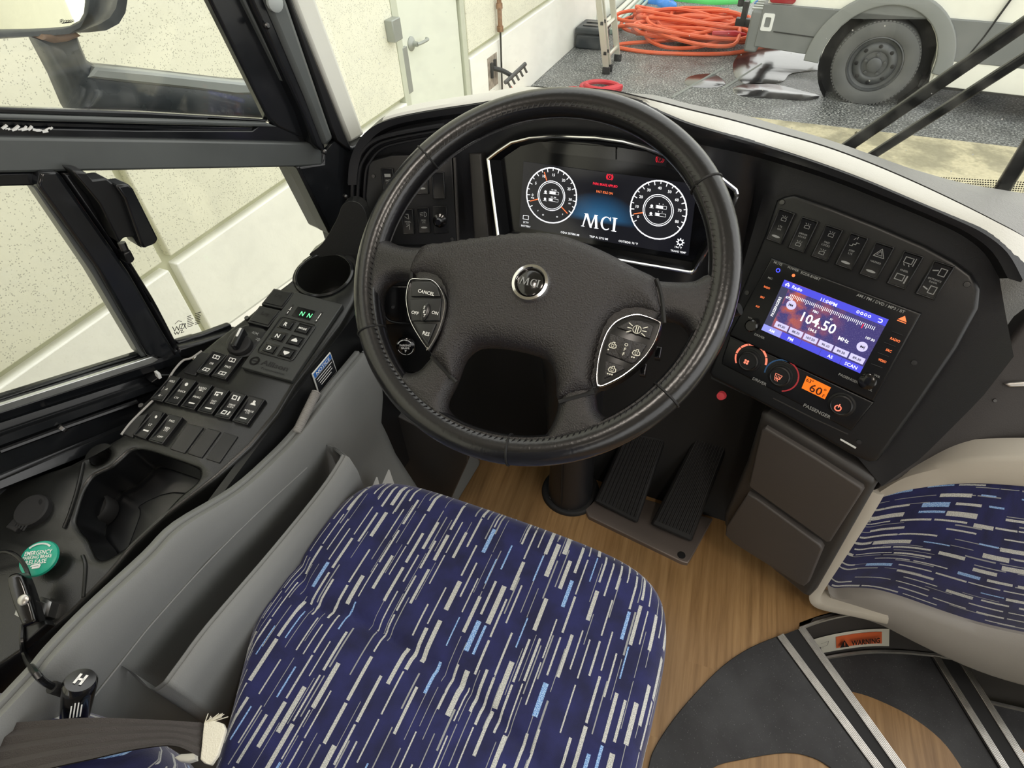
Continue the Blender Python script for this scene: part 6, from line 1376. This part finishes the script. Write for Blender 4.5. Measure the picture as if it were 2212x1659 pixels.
# control pods
def pod(name, outline, btns, labs, off=.022):
    o = cs2(outline, 4) if len(outline) > 8 else wl2(outline)
    P0 = PL(WPn.w(0, 0, off-.006), WPn.n, WPn.u); o = [(p[0], p[1]) for p in spl([V((*q, 0)) for q in P0.l2(outline)], 4)]
    body = MB().slab(P0, o, [], [(.003, .005), (0, .004), (0, -.02)]).obj(name, 'satin_black', sw)
    oi = inset(ccw(o), .0019); MB().slab(P0, o, [oi], [(.0007, .0078), (0, .0066), (0, .0)]).obj('chrome_bezel', 'chrome', body)
    for nm, bp in btns: MB().slab(P0, P0.l2(bp), [], rnd(.0014, .0082, .004)).obj('button', nm, body)
    return P0, body
PL1, b1 = pod('cruise_control_pod', [(891, 608), (915, 606), (938, 608), (954, 622), (965, 645), (967, 668), (960, 700), (948, 730), (932, 757), (928, 758), (910, 732), (892, 700), (884, 670), (882, 640)],
    [('panel_black', [(895, 613), (936, 613), (950, 624), (957, 645), (894, 645)]), ('panel_black', [(890, 650), (959, 650), (955, 697), (895, 697)]), ('panel_black', [(901, 703), (948, 703), (930, 745)])], None)
oc = PL1.uv(PL1.hit(918, 674, .009)); MB().lathe(PL1, oc, [(.0062, .007), (.0062, .0098), (.0045, .0108), (0, .0108)], 24, .85, 1.8).obj('set_button', 'satin_black', b1)
put(b1, 'lettering', 'print_white', [('CANCEL', 921, 632, .0040, None), ('OFF', 897, 676, .0038, None), ('ON', 940, 676, .0038, None), ('RES', 921, 721, .0042, None)], PL(PL1.w(0, 0, .0086), PL1.n, PL1.u))
put(b1, 'set_lettering', 'print_white', [('S', 917, 664, .0034, None), ('E', 917, 673, .0034, None), ('T', 917, 682, .0034, None)], PL(PL1.w(0, 0, .0112), PL1.n, PL1.u))
PR1, b2 = pod('engine_brake_pod', [(1372, 682), (1400, 687), (1424, 697), (1429, 702), (1424, 722), (1412, 750), (1388, 782), (1350, 814), (1312, 834), (1296, 838), (1290, 832), (1290, 800), (1297, 760), (1312, 720), (1335, 695)],
    [('pad_leather', [(1344, 706), (1362, 696), (1385, 697), (1412, 708), (1404, 736), (1334, 711)]), ('pad_leather', [(1320, 724), (1360, 738), (1398, 748), (1374, 785), (1364, 788), (1310, 767)]), ('pad_leather', [(1309, 782), (1348, 794), (1350, 800), (1307, 820)])], None)
oc = PR1.uv(PR1.hit(1351, 755, .009)); MB().lathe(PR1, oc, [(.0066, .007), (.0066, .0098), (.0048, .0108), (0, .0108)], 24, .85, 1.6).obj('off_button', 'pad_leather', b2)
PRt = PL(PR1.w(0, 0, .0088), PR1.n, PR1.u)
def eng(x, y, dots):
    q = Q.at(PRt, PRt.uv(PRt.hit(x, y)), .016, .016)
    return q.marks([('r', [(.25, .5), (.33, .68), (.45, .70), (.48, .78), (.6, .78), (.6, .68), (.72, .62), (.75, .45), (.6, .38), (.35, .38)], .0008, 1), ('c', .5, .54, .0014, .0007)]+[('d', .3+.14*k, .22, .0008) for k in range(dots)], .0004)
mm = MB()
for x, y, dts in ((1323, 748, 1), (1374, 764, 2), (1322, 800, 3)): e_ = eng(x, y, dts); mm.add(e_.v, e_.f)
q = Q.at(PRt, PRt.uv(PRt.hit(1376, 712)), .026, .016); e_ = q.marks([('arc', .5, .5, .0042, 80, 280, .0008), ('arc', .5, .5, .0042, -100, 100, .0008), ('r', [(.46, .25), (.46, .75)], .0008), ('r', [(.54, .25), (.54, .75)], .0008)]+[('r', [(.5+s*.22, .5+.18*k), (.5+s*.38, .5+.32*k)], .0008) for s in (-1, 1) for k in (-1, 0, 1)], .0004); mm.add(e_.v, e_.f)
mm.obj('symbols', 'sticker_cream', b2)
put(b2, 'off_lettering', 'sticker_cream', [('O', 1353, 745, .0034, None), ('F', 1350, 755, .0034, None), ('F', 1347, 765, .0034, None)], PL(PR1.w(0, 0, .0112), PR1.n, PR1.u))

# ------------------------------------------------------------------ steering column
sc = empty_thing('steering_column', 'black steering column pedestal bolted to the wood floor', 'steering column', (-.22, .75, 0))
ax = -WPn.n
c0 = WC+ax*.03; mb = MB(); fr2 = PL(c0, WPn.n, WPn.u)
ell_ = lambda p, a, b, n=28: [p.w(a*math.cos(2*math.pi*i/n), b*math.sin(2*math.pi*i/n)) for i in range(n)]
mb.loft([ell_(PL(WC+ax*.026, WPn.n, WPn.u), .040, .040), ell_(PL(WC+ax*.07, WPn.n, WPn.u), .055, .055), ell_(PL(WC+ax*.16, WPn.n, WPn.u), .065, .06), ell_(PL(WC+ax*.24, WPn.n, WPn.u), .062, .06), ell_(PL((-.218, .745, .50), (0, -.35, .94), (1, 0, 0)), .062, .065), ell_(PL((-.22, .765, .36), (0, -.05, 1), (1, 0, 0)), .058, .065), ell_(PL((-.218, .775, .12), (0, 0, 1), (1, 0, 0)), .050, .056), ell_(PL((-.218, .775, .0), (0, 0, 1), (1, 0, 0)), .054, .058)]); mb.obj('shroud', 'dash_plastic', sc, smooth=60)
MB().slab(HZ(.012), [(-.218+.070*math.cos(a), .775+.078*math.sin(a)*(1.0 if math.sin(a) > 0 else .85)) for a in [2*math.pi*i/40 for i in range(40)]], [], rnd(.006, 0, .012)).obj('floor_flange', 'rubber_black', sc)
for x, y in ((1191, 1075), (1228, 1098)): p = HZ(.012).hit(x, y); MB().lathe(PL(p, (0, 0, 1)), (0, 0), [(.007, 0), (.006, .004), (0, .005)], 12).obj('bolt', 'screw_metal', sc)
MB().tube([V((-.222, .716, .03)), V((-.222, .702, .34))], .0016, 6).obj('shroud_seam', 'seam_dark', sc)
MB().tube(spl([WC+ax*.10+V((.05, 0, 0)), WC+ax*.09+V((.13, 0, .0)), WC+ax*.085+V((.20, 0, .015)), WC+ax*.08+V((.235, .0, .035))], 5, False), [.008]*4+[.007]*12, 10).obj('stalk', 'satin_black', sc)
for x, y in ((1424, 766), (1392, 802)): P_ = PL(WC+ax*.12, WPn.n, WPn.u); MB().slab(P_, P_.l2([(x-6, y-14), (x+6, y-12), (x+2, y+12), (x-10, y+10)]), [], rnd(.002, .012, .02)).obj('column_switch', 'gloss_black', sc)

# ------------------------------------------------------------------ pedals
pd = empty_thing('pedal_unit', 'brake and accelerator treadles on a bare metal floor plate', 'pedals', (-.03, .75, 0))
Zp = HZ(.012)
MB().slab(Zp, [(p[0], p[1]) for p in Zp.l2([(1264, 1100), (1272, 1090), (1300, 1050), (1540, 1120), (1493, 1206), (1486, 1216), (1474, 1214), (1272, 1116)])], [], rnd(.003, 0, .012)).obj('floor_plate', 'pedal_plate', pd)
MB().lathe(Zp, Zp.uv(Zp.hit(1472, 1199)), [(.009, .0), (.0085, .001), (0, .001)], 16).obj('plate_hole', 'seam_dark', pd)
def treadle(nm, base, az, px4, label):
    P_ = AZ(base, az, 48); q = Q.px(P_, px4); o = q.box(0, 1, 0, 1, -.014, 0).obj(nm, 'pedal_rubber', pd, bevel=.006)
    mb = MB()
    for k in range(11):
        s = .09+.082*k; mb.tube([q.map(s, .06, .001), q.map(s, .5, .0015), q.map(s, .95, .001)], .0022, 6)
    mb.obj('tread_ribs', 'rubber_black', o)
    return o
b0 = Zp.hit(1330, 1108)+V((0, .0, .022)); treadle('brake_pedal', b0, 0, [(1352, 930), (1440, 945), (1376, 1132), (1281, 1084)], '')
b0 = Zp.hit(1450, 1160)+V((0, .0, .022)); treadle('accelerator_pedal', b0, 0, [(1512, 925), (1582, 940), (1494, 1172), (1404, 1134)], '')
MB().box(Z0.hit(1443, 1010)+V((0, .05, .10)), (1, 0, 0), (0, 1, 0), (0, 0, 1), .05, .03, .06).obj('pedal_hinge', 'copper_pipe', pd, bevel=.006)

# ================================================================== grey barrier with fabric beside the steps
BP = AZ((.33, .735, .18), 7, 6)
br = empty_thing('stair_barrier', 'grey barrier with navy dashed fabric inset beside the entrance steps', 'barrier', BP.hit(1760, 1290))
def bcurve(p, bulge=.05):
    u0, v0 = BP.uv(p); t = max(0, min(1, u0/.5)); return p+BP.n*(bulge*math.sin(math.pi*min(1, t*.9)))
topo = [(1886, 1062), (1900, 1046), (1950, 1010), (2010, 984), (2060, 966), (2110, 954), (2160, 946), (2212, 940), (2300, 932), (2420, 930)]
topi = [(1890, 1064), (1912, 1058), (1950, 1044), (2010, 1027), (2060, 1016), (2110, 1009), (2160, 1006), (2212, 1005), (2300, 1008), (2420, 1016)]
boti = [(1786, 1256), (1800, 1262), (1830, 1256), (1880, 1250), (1930, 1254), (1990, 1266), (2090, 1290), (2212, 1318), (2300, 1345), (2420, 1385)]
boto = [(1795, 1275), (1820, 1288), (1860, 1300), (1900, 1310), (1945, 1328), (2000, 1350), (2090, 1388), (2212, 1440), (2300, 1478), (2420, 1530)]
k4 = 4
TO, TI, BI, BO = [[bcurve(BP.hit(*p)) for p in spl([V((*q, 0)) for q in L], k4, False) for p in [(p.x, p.y)]] for L in (topo, topi, boti, boto)]
rows_ = []; uvs_ = []
nU = len(TI)
arc = [0.]
for i in range(1, nU): arc.append(arc[-1]+(BI[i]-BI[i-1]).length)
NVv = 12
for j in range(NVv+1):
    t = j/NVv; rows_.append([TI[i].lerp(BI[i], t)+BP.n*(.014*math.sin(math.pi*t)) for i in range(nU)])
v_ = [p for r in rows_ for p in r]; f_ = []; u_ = []
for j in range(NVv+1):
    for i in range(nU): u_.append((j/NVv*.19, arc[i]*.85))
for j in range(NVv):
    for i in range(nU-1): f_.append((j*nU+i, j*nU+i+1, (j+1)*nU+i+1, (j+1)*nU+i))
fo = mk('fabric_inset', v_, f_, 'seat_fabric', br, smooth=0, uvs=u_)
for p in fo.data.polygons: p.use_smooth = True
def band(A, B, t, m, nm, lift=.012):
    r = [[p-BP.n*t for p in A], [p+BP.n*lift*.3 for p in A], [a.lerp(b, .12)+BP.n*lift for a, b in zip(A, B)], [a.lerp(b, .85)+BP.n*lift for a, b in zip(A, B)], [p+BP.n*lift*.4 for p in B], [p-BP.n*t for p in B]]
    MB().loft(r, closed=False).obj(nm, m, br, smooth=50)
band(TO, TI, .03, 'beige_frame', 'top_rail')
band(BI, BO, .03, 'grey_shell', 'lower_shell', .02)
# back skin so that it has thickness
MB().loft([[p-BP.n*.03 for p in TO], [p-BP.n*.035 for p in BO]], closed=False).obj('back_skin', 'grey_shell', br)
# left upright bending into the foot rail
up = spl([BP.hit(*p, o_) for p, o_ in (((1893, 1050), 0), ((1876, 1080), .004), ((1840, 1140), .008), ((1800, 1204), .012), ((1766, 1258), .016), ((1758, 1278), .02), ((1766, 1292), .024), ((1790, 1300), .028), ((1850, 1312), .034), ((1914, 1326), .04))], 5, False)
fw = [BP.n*.5+V((0, 0, 0))]
cross = []
for i, p in enumerate(up):
    tng = (up[min(i+1, len(up)-1)]-up[max(i-1, 0)]).normalized(); sd = tng.cross(BP.n).normalized()
    cross.append([p+sd*a+BP.n*b for a, b in ((-.010, -.02), (-.012, .0), (-.010, .016), (.0, .019), (.010, .016), (.012, 0), (.010, -.02))])
MB().loft(cross).obj('upright', 'beige_frame', br, smooth=50)

# ================================================================== exterior mirror, wipers, windscreen
MR = AZ(WP.hit(90, 40, -.32), 24, 4)
mr = empty_thing('side_mirror', 'exterior driver\'s mirror on a curved black arm', 'mirror', WP.hit(120, 160, -.3))
mo = [(-420, -330), (-100, -340), (120, -330), (190, -290), (216, -200), (219, 0), (214, 30), (200, 52), (178, 66), (150, 73), (80, 79), (0, 84), (-200, 92), (-420, 96)]
mi = [(-420, -300), (-100, -310), (105, -300), (158, -268), (176, -200), (185, 0), (182, 26), (172, 44), (150, 56), (115, 60), (60, 62), (0, 63), (-200, 68), (-420, 72)]
MB().slab(MR, MR.l2(mo), [MR.l2(mi)], [(.008, .012), (.003, .008), (0, 0), (.0, -.05), (.02, -.08)], True, True).obj('housing', 'mirror_housing', mr, smooth=60)
MB().slab(MR, MR.l2(mi), [], [(0, .0), (0, -.006)]).obj('glass', 'mirror_glass', mr)
Q.px(MR, [(122, 38), (160, 36), (160, 52), (122, 54)]).marks([('t', 'Rosco', .6, .5, .0055, None, .0), ('r', [(.35, .2), (.9, .3)], .001)], .002).obj('maker_mark', 'print_black', mr)
AR = PL(WP.w(0, 0, -.33), WP.n, WP.u)
ap = [(78, 84), (112, 82), (160, 72), (170, 100), (182, 128), (200, 140), (300, 150), (420, 164), (500, 173), (560, 176), (600, 186), (640, 260), (560, 262), (420, 256), (300, 254), (160, 250), (148, 232), (120, 165)]
MB().slab(AR, AR.l2(ap), [], [(.02, .03), (.008, .022), (0, .008), (0, -.03), (.012, -.05)]).obj('arm', 'mirror_housing', mr, smooth=50)
MB().slab(AR, AR.l2([(186, 138), (300, 149), (420, 163), (500, 172), (560, 175), (572, 196), (490, 198), (400, 186), (250, 170), (170, 160)]), [], [(.004, .034), (0, .03), (0, .0)]).obj('arm_top_face', 'arm_grey', mr)
MB().slab(AR, AR.l2([(74, 80), (100, 88), (130, 84), (158, 72), (150, 66), (80, 70)]), [], rnd(.004, .03, .05)).obj('swivel_collar', 'copper_pipe', mr)
# windscreen
ws = S(empty_thing('window_3', 'curved bus windscreen above the dashboard', 'window', wsb[len(wsb)//2])); del ws['category']
wtop = [p+V((0, -.30+.05*abs(p.x), 1.18)) for p in wsb]
rowsw = [[a.lerp(b, t)+V((0, .035*math.sin(math.pi*t), 0)) for a, b in zip(wsb, wtop)] for t in [i/8 for i in range(9)]]
MB().loft(rowsw, closed=False).obj('glass', 'windshield_glass', ws, smooth=80)
WSP = PL(V((.2, 1.07, .79)), (-.05, -1, -.22), (1, 0, 0))
# dotted band along the lower glass edge
dt = MB(); q4 = Q.px(WSP, [(1990, 376), (2260, 392), (2260, 424), (2030, 414)], .004)
for j in range(7):
    for i in range(46):
        p = q4.map((i+.5*(j % 2))/46, j/7); dt.add([p+WSP.u*.0012*math.cos(a)+WSP.v*.0012*math.sin(a) for a in [2*math.pi*k/6 for k in range(6)]], [tuple(range(6))])
dt.obj('dotted_band', 'print_black', ws, kind='stuff')
WO = PL(WSP.o-WSP.n*.03, WSP.n, WSP.u)
def bar(name, p0, p1, w, t, parent, m='satin_black', pl=WO):
    a, b = pl.hit(*p0), pl.hit(*p1); d = (b-a).normalized(); s = d.cross(pl.n).normalized(); MB().box((a+b)/2, d, s, pl.n, (b-a).length, w, t).obj(name, m, parent, bevel=min(w, t)*.3)
for nm, a, b, c, lab in (('wiper', (1765, 362), (2420, -92), .019, 'upper black wiper arm crossing the van outside the windscreen'), ('wiper', (1815, 380), (2420, -10), .014, 'lower thin black wiper arm outside the windscreen'), ('wiper', (2120, 480), (2300, 190), .022, 'short thick wiper arm at the right edge of the windscreen')):
    w_ = empty_thing(nm, lab, 'wiper', WO.hit(*a), 'windscreen wipers')
    bar('arm', a, b, c, .012, w_); pa_, pb_ = WO.hit(*a), WO.hit(*b); d = (pb_-pa_).normalized(); s = d.cross(WO.n).normalized()
    MB().box((pa_+pb_)/2+s*c*.45-WO.n*.004, d, s, WO.n, (pb_-pa_).length*.98, c*.22, .008).obj('edge_rib', 'galvanised', w_)
    MB().lathe(PL(pa_-WO.n*.002, WO.n, WO.u), (0, 0), [(.016, -.03), (.016, .004), (.010, .010), (0, .010)], 16).obj('pivot', 'rubber_black', w_)
